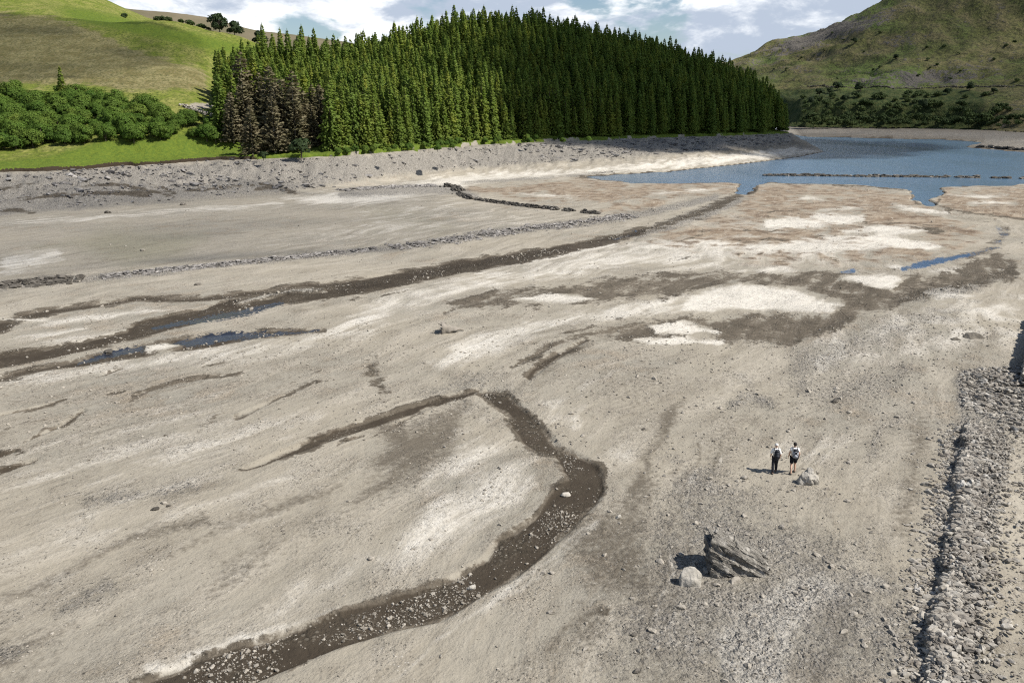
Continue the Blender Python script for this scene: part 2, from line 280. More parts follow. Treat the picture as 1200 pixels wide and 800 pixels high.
def bed_z(X, Y, full=True):
    X = np.asarray(X, float); Y = np.asarray(Y, float)
    px, py = proj(X, Y, np.zeros_like(X))
    ok = Y > 8
    z = (fbm(X/30, Y/30, 5, 4)-.5)*.25 + (fbm(X/5, Y/5, 6, 4)-.5)*.08
    s = sdf(X, Y, FOOT); e = -sdf(X, Y, EDGE)
    t = np.where(s > 0, np.clip(s/np.maximum(s+np.maximum(e, 0), 1e-3), 0, 1), 0)
    t = np.where((s > 0) & (e <= 0), 1.0, t)
    ez = edge_z(X, Y)
    st = stony.get(px, py)
    bank = sstep(.02, .3, t)*sstep(1.0, .9, t)
    ang = X*.75+Y*.45
    bz = ez*(t**1.15)*.985 + bank*((1-np.abs(2*fbm(ang/4.0, (Y-X)/14, 31, 4)-1))-.6)*1.5*sstep(0.05,.35,t) + bank*(fbm(X/1.9, Y/1.9, 33, 3)-.5)*.9
    bz = np.where((e <= 0) & (s > 0), ez*.985-.6*sstep(0, 4, -e), bz)
    ms = sdf(X, Y, MFOOT); me = -sdf(X, Y, MEDGE)
    mt = np.where(ms > 0, np.clip(ms/np.maximum(ms+np.maximum(me, 0), 1e-3), 0, 1), 0); mt = np.where((ms > 0) & (me <= 0), 1.0, mt)
    mz = 4.0*mt*.98 + sstep(0,.3,mt)*sstep(1,.9,mt)*(fbm(X/12, Y/30, 41, 4)-.5)*2.0
    z = z*np.where((s > 0) | (ms > 0), .3, 1) + np.where(s > 0, bz, 0) + np.where(ms > 0, mz, 0)
    kk = FPX/np.maximum(Y*CP+H*SP, 20); lk = lake.get(px + (fbm(X/7, Y/7, 95, 3)-.5)*kk*3.2, py + (fbm(X/9, Y/12, 96, 3)-.5)*kk*.9)*ok
    z = z*(1-lk) - 1.1*lk
    wt = wet.get(px, py)*ok
    z = z - .16*sstep(.45, .75, wt)*(s <= 0)*sstep(150, 90, Y)
    z = z + ok*.22*stony.get(px, py)*(fbm(X/1.3, Y/1.3, 51, 3)-.45)*(s <= 0)*sstep(.3, .8, st)
    ws, wd, L = wall_coords(X, Y)
    wd = wd + (fbm(ws/1.1, ws*0, 62, 3)-.5)*.9
    hgt = .40*sstep(-.12, .18, wd)*sstep(4.2, .7, wd)*(.15+1.5*fbm(ws/1.4, wd*0, 61, 3))*sstep(L+.5, L-3, ws)*(np.abs(wd) < 6)
    z = z + hgt
    # upper wall stub at the right frame edge and rubble apron
    ax, ay, _ = at(1197, 412)
    return z

# ------------------------------------------------------------------ mesh helpers
def make_mesh(name, V, Fs, mat=None, smooth=False, parent=None, link=True):
    V = np.asarray(V, np.float32); me = bpy.data.meshes.new(name)
    Fs = [np.asarray(f, np.int32) for f in (Fs if isinstance(Fs, list) else [Fs]) if len(f)]
    me.vertices.add(len(V)); me.vertices.foreach_set('co', V.ravel())
    tot = sum(f.size for f in Fs); npoly = sum(len(f) for f in Fs)
    me.loops.add(tot); me.polygons.add(npoly)
    me.loops.foreach_set('vertex_index', np.concatenate([f.ravel() for f in Fs]))
    st = []; o = 0
    for f in Fs:
        st.append(o+np.arange(len(f))*f.shape[1]); o += f.size
    me.polygons.foreach_set('loop_start', np.concatenate(st).astype(np.int32))
    me.polygons.foreach_set('use_smooth', np.full(npoly, smooth))
    me.update(calc_edges=True); me.validate()
    if mat: me.materials.append(mat)
    ob = bpy.data.objects.new(name, me)
    if link: COL.objects.link(ob)
    if parent: ob.parent = parent
    return ob

def attr(me, name, r, g, b):
    a = me.attributes.new(name, 'FLOAT_COLOR', 'POINT')
    d = np.ones((len(r), 4), np.float32); d[:,0] = r; d[:,1] = g; d[:,2] = b
    a.data.foreach_set('color', d.ravel())

def tag(o, label=None, cat=None, group=None, kind=None):
    if label: o['label'] = label
    if cat: o['category'] = cat
    if group: o['group'] = group
    if kind: o['kind'] = kind
    return o

def empty(name, loc, rz=0):
    o = bpy.data.objects.new(name, None); COL.objects.link(o); o.location = loc; o.rotation_euler = (0, 0, rz); o.empty_display_size = .3
    return o

def grid_faces(nr, nc):
    i = np.arange(nr-1)[:,None]*nc + np.arange(nc-1)[None,:]
    return np.stack([i, i+1, i+1+nc, i+nc], -1).reshape(-1, 4)

# ------------------------------------------------------------------ node helper
class NT:
    def __init__(s, name):
        s.m = bpy.data.materials.new(name); s.m.use_nodes = True; s.t = s.m.node_tree; s.t.nodes.clear()
        s.out = s.t.nodes.new('ShaderNodeOutputMaterial')
    def n(s, typ, **kw):
        nd = s.t.nodes.new(typ)
        for k, v in kw.items(): setattr(nd, k, v)
        return nd
    def L(s, a, b): s.t.links.new(a, b)
    def set(s, sock, v):
        if isinstance(v, bpy.types.NodeSocket): s.L(v, sock)
        else: sock.default_value = v
    def pos(s): return s.n('ShaderNodeNewGeometry').outputs['Position']
    def obj(s): return s.n('ShaderNodeTexCoord').outputs['Object']
    def map(s, v, scale=(1,1,1), rot=(0,0,0), typ='POINT'):
        m = s.n('ShaderNodeMapping'); s.L(v, m.inputs['Vector']); m.inputs['Scale'].default_value = scale; m.inputs['Rotation'].default_value = rot
        return m.outputs[0]
    def noise(s, v, scale, detail=4, rough=.55, dist=0.0, col=False):
        t = s.n('ShaderNodeTexNoise'); s.L(v, t.inputs['Vector']); t.inputs['Scale'].default_value = scale; t.inputs['Detail'].default_value = detail; t.inputs['Roughness'].default_value = rough; t.inputs['Distortion'].default_value = dist
        return t.outputs['Color' if col else 'Fac']
    def voro(s, v, scale, feature='F1', out='Distance'):
        t = s.n('ShaderNodeTexVoronoi', feature=feature); s.L(v, t.inputs['Vector']); t.inputs['Scale'].default_value = scale
        return t.outputs[out]
    def math(s, op, a, b=0.0, clamp=False):
        m = s.n('ShaderNodeMath', operation=op, use_clamp=clamp); s.set(m.inputs[0], a); s.set(m.inputs[1], b); return m.outputs[0]
    def rng(s, f, a, b, lo=0.0, hi=1.0, smooth=True):
        m = s.n('ShaderNodeMapRange', interpolation_type='SMOOTHSTEP' if smooth else 'LINEAR')
        s.set(m.inputs['Value'], f); m.inputs['From Min'].default_value = a; m.inputs['From Max'].default_value = b; m.inputs['To Min'].default_value = lo; m.inputs['To Max'].default_value = hi
        return m.outputs[0]
    def mix(s, f, a, b, blend='MIX'):
        m = s.n('ShaderNodeMix', data_type='RGBA', blend_type=blend); s.set(m.inputs[0], f)
        s.set(m.inputs[6], a if isinstance(a, bpy.types.NodeSocket) else (*a, 1)); s.set(m.inputs[7], b if isinstance(b, bpy.types.NodeSocket) else (*b, 1))
        return m.outputs[2]
    def val(s, v):        # grey multiplier colour from a scalar
        c = s.n('ShaderNodeCombineColor'); [s.L(v, c.inputs[i]) for i in range(3)]; return c.outputs[0]
    def attr(s, name):
        a = s.n('ShaderNodeAttribute', attribute_name=name); p = s.n('ShaderNodeSeparateColor'); s.L(a.outputs['Color'], p.inputs[0])
        return p.outputs[0], p.outputs[1], p.outputs[2]
    def bump(s, h, strength=.5, dist=.1, nrm=None):
        b = s.n('ShaderNodeBump'); s.L(h, b.inputs['Height']); s.set(b.inputs['Strength'], strength); s.set(b.inputs['Distance'], dist)
        if nrm: s.L(nrm, b.inputs['Normal'])
        return b.outputs[0]
    def bsdf(s, col, rough=.9, nrm=None, spec=.3, **kw):
        p = s.n('ShaderNodeBsdfPrincipled'); s.set(p.inputs['Base Color'], col if isinstance(col, bpy.types.NodeSocket) else (*col, 1)); s.set(p.inputs['Roughness'], rough); s.set(p.inputs['Specular IOR Level'], spec)
        if nrm: s.L(nrm, p.inputs['Normal'])
        for k, v in kw.items(): s.set(p.inputs[k], v)
        return p.outputs[0]
    def done(s, sh): s.L(sh, s.out.inputs['Surface']); return s.m
# ================================================================== materials
def lakebed_material():
    t = NT('dried lakebed silt'); p = t.pos()
    w_, pl, ru = t.attr('mask_a'); stn, po, ol = t.attr('mask_b'); ti = t.attr('mask_c')[0]
    wv = t.n('ShaderNodeVectorMath', operation='MULTIPLY_ADD'); t.L(t.noise(p, .028, 3, .5, 0, True), wv.inputs[0]); wv.inputs[1].default_value = (17, 17, 0); t.L(p, wv.inputs[2])
    flow = t.map(t.map(wv.outputs[0], (1, 1, 1), (0, 0, R(33))), (1, .16, 1))
    n_st = t.noise(flow, .55, 6, .6, .3)          # long flow streaks
    n_st2 = t.noise(flow, 2.2, 5, .65)
    n_big = t.noise(p, .045, 5, .55)
    n_mid = t.noise(p, .32, 7, .62)
    n_fin = t.noise(p, 2.6, 6, .68)
    n_grn = t.noise(p, 8.0, 5, .75)
    def cells(sc_):
        d = t.voro(p, sc_); c = t.n('ShaderNodeSeparateColor'); t.L(t.voro(p, sc_, out='Color'), c.inputs[0]); return d, c.outputs[0], c.outputs[1]
    d1, a1, b1 = cells(9.0); d2, a2, b2 = cells(4.2); d3, a3, b3 = cells(1.6)
    S = lambda a, b: t.math('MULTIPLY', a, b)
    A = lambda a, b: t.math('ADD', a, b)
    off = lambda n, c: t.math('SUBTRACT', n, c)
    # dry base: grey brown silt, drifting to cooler and browner patches
    dry = t.mix(t.rng(n_big, .35, .65), (.284, .254, .200), (.256, .236, .194))
    dry = t.mix(S(t.rng(n_mid, .40, .72), .8), dry, (.190, .163, .124))
    f = A(S(n_st, .6), S(n_mid, .4))
    dry = t.mix(t.rng(f, .43, .60), dry, (.350, .316, .256))
    dry = t.mix(S(t.rng(n_st2, .5, .7), .5), dry, (.20, .175, .135))
    dry = t.mix(S(t.rng(A(S(n_big, .5), S(n_mid, .5)), .52, .64), .35), dry, (.27, .205, .135))
    dry = t.mix(S(t.rng(A(ti, S(off(A(n_st, n_fin), 1.0), 1.5)), .1, .85), .90), dry, (.104, .088, .066))
    dry = t.mix(S(ol, .6), dry, (.165, .158, .10))
    # bleached silt
    a = A(pl, S(off(A(n_st, S(n_mid, .8)), .90), 1.45))
    white = t.mix(t.rng(n_fin, .3, .7), (.62, .585, .515), (.47, .437, .374))
    col = t.mix(S(t.rng(a, .2, .95), .95), dry, white)
    # brown flats by the water
    n_lg = t.noise(t.map(p, (1, .45, 1)), .10, 5, .6, .4)
    ra = A(S(ru, .85), A(S(off(A(n_st, n_mid), 1.0), 1.5), S(off(n_lg, .52), 2.6)))
    rcol = t.mix(t.rng(n_st, .38, .62), (.200, .150, .104), (.285, .235, .175))
    rcol = t.mix(t.rng(n_mid, .45, .7), rcol, (.130, .092, .063))
    rcol = t.mix(t.rng(n_st2, .55, .68), rcol, (.36, .31, .245))
    col = t.mix(S(t.rng(ra, .15, .62), t.rng(ru, .03, .2)), col, rcol)
    # gravel: pebbles of mixed tone
    sm = t.rng(A(stn, S(off(A(n_fin, n_mid), 1.0), 1.1)), .2, .8)
    pc = t.mix(a1, (.15, .14, .122), (.58, .54, .47)); pc = t.mix(S(b1, .3), pc, (.25, .205, .16))
    pc2 = t.mix(a2, (.13, .12, .108), (.54, .505, .445)); pc = t.mix(.5, pc, pc2)
    pc = t.mix(S(t.rng(d2, .35, .62), .4), pc, (.08, .072, .06))
    col = t.mix(S(sm, .85), col, pc)
    # grit and single pebbles, patchy: smooth silt between gritty ground
    gr = t.rng(A(A(S(n_big, .8), S(n_mid, .8)), S(stn, .25)), .70, .92, .15, 1.0)
    G = lambda x: S(x, gr)
    col = t.mix(G(S(t.rng(n_grn, .53, .70), off(.66, S(t.rng(pl, .4, .9), .3)))), col, (.105, .092, .074))
    col = t.mix(G(S(t.rng(n_grn, .45, .32), .5)), col, (.54, .505, .44))
    col = t.mix(G(S(t.rng(n_fin, .54, .72), .48)), col, (.13, .115, .092))
    clump_ = t.rng(A(n_mid, S(stn, .25)), .42, .62)
    dk = S(S(t.rng(a1, .80, .82), t.rng(d1, .40, .28)), clump_); col = t.mix(S(dk, .8), col, (.055, .050, .042))
    dk2 = S(S(t.rng(a2, .90, .91), t.rng(d2, .34, .24)), clump_); col = t.mix(S(dk2, .8), col, (.07, .063, .053))
    lt = S(S(t.rng(b1, .94, .96), t.rng(d1, .40, .28)), clump_); col = t.mix(S(lt, .55), col, (.50, .47, .42))
    # wet mud
    edge = A(S(off(n_st, .5), 1.5), A(S(off(n_fin, .5), 1.0), S(off(n_mid, .5), 1.2)))
    wa = A(w_, S(edge, .85)); wm = t.rng(wa, .37, .57)
    mud = t.mix(t.rng(n_mid, .35, .65), (.038, .029, .020), (.064, .051, .036))
    mid_ = t.mix(t.rng(n_st, .4, .62), (.135, .113, .085), (.092, .077, .057)); mid_ = t.mix(S(t.rng(n_grn, .5, .7), .6), mid_, (.06, .05, .04)); mid_ = t.mix(S(t.rng(n_st2, .55, .68), .5), mid_, (.24, .21, .165))
    mud = t.mix(t.rng(A(w_, S(off(n_mid, .5), .5)), .68, .82), mid_, mud)
    ck = S(t.rng(t.voro(wv.outputs[0], .42, 'DISTANCE_TO_EDGE'), .05, .015), t.rng(n_mid, .46, .56)); mud = t.mix(S(ck, .6), mud, (.030, .025, .018))
    mud = t.mix(S(t.rng(n_grn, .5, .66), .5), mud, (.030, .025, .018)); mud = t.mix(S(S(t.rng(a2, .55, .60), t.rng(d2, .45, .25)), t.rng(n_mid, .45, .6)), mud, (.130, .112, .086))
    col = t.mix(S(wm, .97), col, mud)
    stm = S(S(S(wm, clump_), t.rng(a1, .93, .94)), t.rng(d1, .42, .30)); col = t.mix(S(stm, .7), col, (.42, .385, .32))
    # standing water film
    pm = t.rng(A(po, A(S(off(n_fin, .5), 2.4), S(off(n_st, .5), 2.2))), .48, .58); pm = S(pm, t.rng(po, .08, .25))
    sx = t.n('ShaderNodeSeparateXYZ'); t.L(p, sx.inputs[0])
    col = t.mix(pm, col, t.mix(t.rng(sx.outputs[0], 10, 40), (.020, .022, .028), (.040, .085, .165)))  # bluer towards the right: sky reflection put into the water colour
    h = A(S(n_fin, 1.0), S(n_grn, .75))
    h = A(h, S(S(off(.6, d1), A(sm, .25)), .7)); h = A(h, S(S(off(.7, d2), A(sm, .12)), 1.3)); h = A(h, S(S(off(.7, d3), sm), 1.2))
    nb = t.bump(h, S(off(1.0, S(pm, .93)), t.math('ADD', S(gr, .6), .4)), .15)
    nb = t.bump(A(n_st, S(n_mid, 1.5)), .35, .5, nb)
    return t.done(t.bsdf(col, off(.95, S(pm, .83)), nb, A(.12, S(pm, .45))))

def grass_material():
    t = NT('hill grass and bracken'); p = t.pos()
    br, lush, rock = t.attr('mask_a')
    n1 = t.noise(p, .03, 6, .6); n2 = t.noise(p, .16, 6, .62); n3 = t.noise(p, 1.1, 5, .7); nv = t.voro(p, .55)
    g = t.mix(t.rng(n2, .38, .62), (.135, .165, .026), (.225, .220, .064))
    g = t.mix(t.rng(n3, .4, .7), g, (.055, .075, .016))
    b = t.mix(t.rng(n2, .4, .6), (.150, .128, .054), (.215, .188, .090))
    b = t.mix(t.rng(n3, .42, .66), b, (.085, .086, .032))
    b = t.mix(t.rng(nv, .22, .05), b, (.21, .175, .105))
    f = t.math('ADD', br, t.math('MULTIPLY', t.math('SUBTRACT', t.math('ADD', n1, n2), 1.0), 1.1))
    c = t.mix(t.rng(f, .3, .7), g, b)
    l = t.mix(t.rng(n3, .35, .65), (.115, .150, .020), (.075, .115, .018))
    c = t.mix(t.rng(t.math('ADD', lush, t.math('SUBTRACT', n2, .5)), .35, .7), c, l)
    c = t.mix(t.rng(t.math('ADD', rock, t.math('MULTIPLY', t.math('SUBTRACT', n3, .5), 1.2)), .4, .7), c, t.mix(n3, (.20, .175, .14), (.33, .30, .25)))
    pe = t.n('ShaderNodeAttribute', attribute_name='peat').outputs['Fac']; c = t.mix(t.rng(t.math('ADD', pe, t.math('MULTIPLY', t.math('SUBTRACT', n3, .5), .8)), .4, .6), c, (.040, .030, .020))
    h = t.math('ADD', n3, t.math('MULTIPLY', n2, 2.0))
    return t.done(t.bsdf(c, .95, t.bump(h, .9, .5), .1))

def fell_material():
    t = NT('fell side'); p = t.pos(); q = t.map(p, (1, .55, 1.2))
    bush, crag, lit = t.attr('mask_a')
    n1 = t.noise(q, .010, 7, .6, .4); n2 = t.noise(q, .035, 7, .66, .3); n3 = t.noise(p, .22, 5, .65)
    c = t.mix(t.rng(n2, .40, .60), (.105, .108, .038), (.150, .128, .064))
    c = t.mix(t.rng(n1, .42, .60), c, (.092, .125, .034))
    c = t.mix(t.rng(n3, .42, .68), c, (.055, .055, .028))
    cr = t.math('ADD', crag, t.math('MULTIPLY', t.math('SUBTRACT', t.math('ADD', n2, n3), 1.0), 1.9))
    c = t.mix(t.rng(cr, .46, .72), c, t.mix(n3, (.040, .037, .034), (.165, .150, .128)))
    c = t.mix(t.rng(t.math('ADD', bush, t.math('MULTIPLY', t.math('SUBTRACT', n2, .5), 1.4)), .4, .7), c, t.mix(t.rng(n3, .4, .6), (.035, .052, .018), (.068, .078, .028)))
    h = t.math('ADD', t.math('MULTIPLY', n3, 1.0), t.math('MULTIPLY', n2, 3.0))
    return t.done(t.bsdf(c, .95, t.bump(h, 1.0, 2.6), .1))

def ridge_material():
    t = NT('distant moor'); p = t.pos(); n = t.noise(p, .01, 6, .6)
    return t.done(t.bsdf(t.mix(t.rng(n, .35, .65), (.155, .13, .085), (.115, .105, .06)), .95, t.bump(n, .6, 6.0), .1))

def water_material():
    t = NT('reservoir water'); p = t.pos(); q = t.map(p, (1, .5, 1))
    n = t.noise(q, .55, 4, .6, .5); n2 = t.noise(t.map(p, (1, .18, 1)), .035, 4, .6); n3 = t.noise(q, 2.2, 2, .5)
    h = t.math('ADD', n, t.math('MULTIPLY', n3, .35))
    calm = t.rng(n2, .35, .65, .35, 1.0)
    nb = t.bump(h, calm, .5)
    return t.done(t.bsdf((.090, .152, .222), .16, nb, .5, IOR=1.33))

def stone_material(name, a, b, c, sc=3.0, lichen=None, moss=None, bump=.5):
    t = NT(name); p = t.obj(); oi = t.n('ShaderNodeObjectInfo').outputs['Random']
    wp = t.pos()
    n = t.noise(p, sc, 6, .65); n2 = t.noise(p, sc*5, 4, .7)
    isl = t.n('ShaderNodeNewGeometry').outputs['Random Per Island']
    col = t.mix(isl, a, b); col = t.mix(t.rng(n, .4, .68), col, c)
    col = t.mix(t.math('MULTIPLY', t.rng(n2, .5, .75), .5), col, tuple(x*.4 for x in a))
    if lichen: col = t.mix(t.rng(t.noise(p, sc*.8, 5, .6), .58, .68), col, lichen)
    return t.done(t.bsdf(col, .92, t.bump(t.math('ADD', n, t.math('MULTIPLY', n2, .4)), bump, .12), .2))

def boulder_material():
    t = NT('banded boulder rock'); p = t.obj()
    rot = t.map(t.map(p, (1,1,1), (R(25), R(-32), R(12))), (.5, 1.0, 4.2))
    s = t.noise(rot, 1.6, 6, .65, .6); n = t.noise(p, 2.4, 6, .6); f = t.noise(p, 14, 4, .7)
    c = t.mix(t.rng(s, .32, .60), (.105, .096, .082), (.24, .222, .19))
    c = t.mix(t.rng(n, .52, .66), c, (.38, .355, .31))
    c = t.mix(t.math('MULTIPLY', t.rng(f, .5, .7), .6), c, (.05, .046, .04))
    h = t.math('ADD', s, t.math('ADD', t.math('MULTIPLY', n, .6), t.math('MULTIPLY', f, .15)))
    return t.done(t.bsdf(c, .9, t.bump(h, .9, .25), .25))

def leaf_material(name, cols, trans=.25, lo=.0, patch=.25):
    t = NT(name); p = t.pos(); oi = t.n('ShaderNodeObjectInfo').outputs['Random']
    isl = t.n('ShaderNodeNewGeometry').outputs['Random Per Island']
    n = t.noise(p, patch, 4, .6)
    c = t.mix(oi, cols[0], cols[1]); c = t.mix(t.rng(n, .35, .65), c, cols[2])
    c = t.mix(t.math('MULTIPLY', isl, .55), c, cols[3])
    d = t.bsdf(c, .75, None, .2); tr = t.n('ShaderNodeBsdfTranslucent'); t.L(c, tr.inputs['Color'])
    m = t.n('ShaderNodeMixShader'); m.inputs[0].default_value = trans; t.L(d, m.inputs[1]); t.L(tr.outputs[0], m.inputs[2])
    return t.done(m.outputs[0])

def plain(name, col, rough=.8, sc=30, var=.25, spec=.3):
    t = NT(name); n = t.noise(t.obj(), sc, 4, .6)
    return t.done(t.bsdf(t.mix(n, tuple(x*(1-var) for x in col), tuple(min(1, x*(1+var)) for x in col)), rough, t.bump(n, .3, .01), spec))

M = dict(bed=lakebed_material(), grass=grass_material(), fell=fell_material(), ridge=ridge_material(), water=water_material(),
         rubble=stone_material('wall rubble stone', (.22, .20, .172), (.42, .39, .335), (.17, .15, .125), 1.2, (.42, .40, .36)),
         loose=stone_material('loose shore stone', (.20, .18, .15), (.38, .345, .29), (.17, .15, .12), 1.5),
         scree=stone_material('grey bank rock', (.12, .112, .105), (.34, .32, .295), (.10, .092, .084), .8),
         darkst=stone_material('wet dark stone', (.055, .05, .042), (.15, .135, .115), (.07, .062, .05), 1.0, (.30, .27, .23)),
         paler=stone_material('pale rounded rock', (.36, .335, .29), (.40, .37, .32), (.27, .25, .21), 2.0),
         flatrock=stone_material('dark slab rock', (.15, .135, .11), (.17, .15, .12), (.09, .08, .065), 2.2),
         boulder=boulder_material(),
         spruce=leaf_material('spruce needles', [(.130, .205, .038), (.310, .335, .054), (.180, .260, .046), (.090, .128, .024)], .5),
         larch=leaf_material('brown dying needles', [(.165, .140, .080), (.200, .175, .104), (.140, .132, .064), (.105, .088, .050)], .3),
         leaf=leaf_material('broadleaf foliage', [(.070, .140, .020), (.205, .265, .046), (.105, .180, .026), (.058, .105, .017)], .4, patch=.12),
         shrub=leaf_material('fell shrub foliage', [(.060, .092, .026), (.100, .128, .036), (.055, .082, .026), (.034, .052, .018)], .3, patch=.05),
         darkleaf=leaf_material('dark hawthorn foliage', [(.030, .050, .016), (.040, .062, .020), (.028, .046, .016), (.016, .028, .011)], .2),
         bark=plain('tree bark', (.095, .075, .058), .95, 4, .4), palebark=plain('pale dead bark', (.26, .235, .20), .95, 4, .3),
         dead=plain('bleached dead wood', (.24, .215, .18), .9, 6, .3))

# ================================================================== terrain sheets
def build_lakebed():
    ys = [-60.0, -30.0, -10.0, 4.0]; y = 14.0
    while y < 1010:
        ys.append(y); y += max(.11, y*y/18400*.72) if y < 420 else y*y/18400*1.2
    ys = np.array(ys); nc = 900
    u = np.linspace(-1, 1, nc); u = np.sign(u)*np.abs(u)**1.12
    hw = 26 + .84*np.maximum(ys, 0)
    X = (u[None,:]*hw[:,None]).ravel(); Y = np.repeat(ys, nc)
    Z = bed_z(X, Y)
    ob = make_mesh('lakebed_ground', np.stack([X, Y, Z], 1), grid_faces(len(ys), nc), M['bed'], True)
    px, py = proj(X, Y, np.where(Z > .4, Z, 0)); ok = (Y > 8)
    dx = (fbm(X/2.2, Y/2.2, 71, 4)-.5); dy = (fbm(X/2.2, Y/2.2, 72, 4)-.5)
    zc = np.maximum(Y*CP+H*SP, 20); k = FPX/zc
    qx = px + dx*k*1.1; qy = py + dy*k*.55
    g = lambda m: m.get(qx, qy)*ok
    rim = .92*sstep(-.12, -.28, Z)*(Y > 150)
    attr(ob.data, 'mask_a', np.maximum(g(wet), rim), g(pale)*(1-rim), g(rust)*(1-rim))
    attr(ob.data, 'mask_c', g(tint), g(tint), g(tint))
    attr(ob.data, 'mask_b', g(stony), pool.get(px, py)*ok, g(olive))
    return tag(ob, 'pale dried lakebed of silt, gravel and dark wet mud', 'lakebed', kind='structure')
build_lakebed()

def build_hills():
    ys = []; y = 130.0
    while y < 660: ys.append(y); y += .5 if y < 300 else (1.0 if y < 430 else 5)
    ys = np.array(ys); nc = 1150; u = np.linspace(-1.75, .72, nc)
    X = (u[None,:]*(ys[:,None]*.62+20)).ravel(); Y = np.repeat(ys, nc)
    e = sdf(X, Y, EDGE); jag = (fbm(X/5, Y/5, 81, 2)-.5)*2.6 + (fbm(X/13, Y/13, 82, 3)-.5)*5
    e0 = e; jag = jag*sstep(132, 112, X); rt_ = sstep(-90, -60, X)*sstep(132, 112, X); jag = jag + rt_*(fbm(X/9, Y/9, 85, 3)-.56)*6; e = e + jag
    Z = hills_z(X, Y) + .45*(fbm(X/1.6, Y/1.6, 83, 3)-.5)
    ez = edge_z(X, Y)
    near = sstep(14, 3, e); Z = Z*(1-near) + near*(ez + .55 + .05*np.maximum(e, 0) + (fbm(X/4, Y/4, 84, 3)-.5)*.9)
    cl = (np.abs(e0) < 16) & (e > -3); bz_ = np.where(cl, 0, Z); bz_[cl] = bed_z(X[cl], Y[cl]); Z = np.where(cl & (e0 < np.where(X > 112, 9, .5)), np.minimum(Z, bz_+.45+.25*np.maximum(e, 0)), Z)
    Z = Z + .25*sstep(3, 1.0, e) - np.where(X > 105, 3.2, 2.4)*sstep(np.where(X > 112, 2.4, 1.1), -.6, e)
    F = grid_faces(len(ys), nc); keep = (e > -1.6); F = F[keep[F].all(1)]
    used = np.unique(F); mp = np.full(len(X), -1); mp[used] = np.arange(len(used)); F = mp[F]
    X, Y, Z, e = X[used], Y[used], Z[used], e[used]
    ob = make_mesh('grassy_hill', np.stack([X, Y, Z], 1), F, M['grass'], True)
    px, py = proj(X, Y, Z)
    br = np.zeros(len(X)); lush = np.zeros(len(X))
    d = inside(px, py, [(-2000,18),(0,20),(60,25),(110,35),(150,62),(200,72),(235,85),(242,108),(180,108),(100,102),(0,103),(-2000,110)])
    dd = sdf(px, py, [(-900,14),(0,18),(60,22),(110,34),(150,58),(200,72),(238,84),(243,108),(180,107),(100,101),(0,102),(-900,110)])
    br = sstep(-14, 14, dd)
    lush = np.maximum(sstep(30, 5, e), .75*np.exp(-((py-(30+ (px-150)*.22))/13)**2)*sstep(10, 110, px)*(px < 320))
    rock = np.exp(-((px-236)/24)**2 - ((py-124)/4.5)**2)*.9 + .9*sstep(2.4,.3,e)*sstep(.52, .66, fbm(X/5, Y/5, 91, 4))*sstep(290, 340, px)
    a_ = ob.data.attributes.new('peat', 'FLOAT', 'POINT'); a_.data.foreach_set('value', (sstep(1.25, .7, e)*sstep(330, 270, px)).astype(np.float32))
    attr(ob.data, 'mask_a', br, lush, np.clip(rock, 0, 1))
    return tag(ob, 'green and bracken brown hillside above the shore', 'hill', kind='structure')
build_hills()

def build_mountain():
    ys = []; y = 280.0
    while y < 1950: ys.append(y); y += 3.2 if y < 1000 else (4.5 if y < 1500 else 25)
    ys = np.array(ys); nc = 420; u = np.linspace(.17, 1.45, nc)
    X = (u[None,:]*ys[:,None]).ravel(); Y = np.repeat(ys, nc)
    e = sdf(X, Y, MEDGE) + (fbm(X/8, Y/8, 101, 4)-.5)*9
    Z = mount_z(X, Y); near = sstep(26, 4, e); Z = Z*(1-near) + near*(4.6+.06*np.maximum(e, 0))
    Z = Z - 3.0*sstep(1.0, -2, e)
    F = grid_faces(len(ys), nc); keep = e > -3; F = F[keep[F].all(1)]
    used = np.unique(F); mp = np.full(len(X), -1); mp[used] = np.arange(len(used)); F = mp[F]
    X, Y, Z, e = X[used], Y[used], Z[used], e[used]
    ob = make_mesh('mountain_slope', np.stack([X, Y, Z], 1), F, M['fell'], True)
    px, py = proj(X, Y, Z)
    bush = sstep(0, -9, py - 0*px - 0)*0 + sstep(98, 112, py)*sstep(1175, 1120, px)*.95 + sstep(100, 112, py)*.25
    crag = .55*np.exp(-((px-1075)/70)**2-((py-93)/9)**2) + .8*np.exp(-((px-960)/70)**2-((py-42-(960-px)*.35)/11)**2) + .35*np.exp(-((px-1130)/50)**2-((py-85)/9)**2) + .22
    attr(ob.data, 'mask_a', bush, crag, np.zeros(len(X)))
    return tag(ob, 'steep fell side of grass, bracken and scree across the lake', 'mountain', kind='structure')
build_mountain()

def build_ridge():
    nx, ny = 160, 40; X = np.linspace(-1500, 500, nx); Yv = np.linspace(1500, 2100, ny)
    gx, gy = np.meshgrid(X, Yv); gx = gx.ravel(); gy = gy.ravel()
    top = []; prof = np.interp(600+FPX*gx/(1800*CP), [-400, 60, 165, 215, 250, 300, 340, 420, 620], [0, 8, 11, 15, 21, 33, 40, 52, 75])
    zt = np.array([atY(600, p, 1800)[2] for p in prof])
    Z = zt - ((gy-1800)/300)**2*zt*.8 + (fbm(gx/90, gy/90, 111, 5)-.5)*9
    ob = make_mesh('moorland_ridge', np.stack([gx, gy, Z], 1), grid_faces(ny, nx), M['ridge'], True)
    return tag(ob, 'pale brown moorland ridge far behind the hill', 'ridge', kind='structure')
build_ridge()

def build_water():
    nr, nc = 2, 2
    V = [(-60, 150, -.36), (1400, 150, -.36), (1400, 1000, -.36), (-60, 1000, -.36)]
    ob = make_mesh('lake_water', V, np.array([[0,1,2,3]]), M['water'])
    return tag(ob, 'blue rippled water of the shrunken lake', 'lake', kind='structure')
build_water()

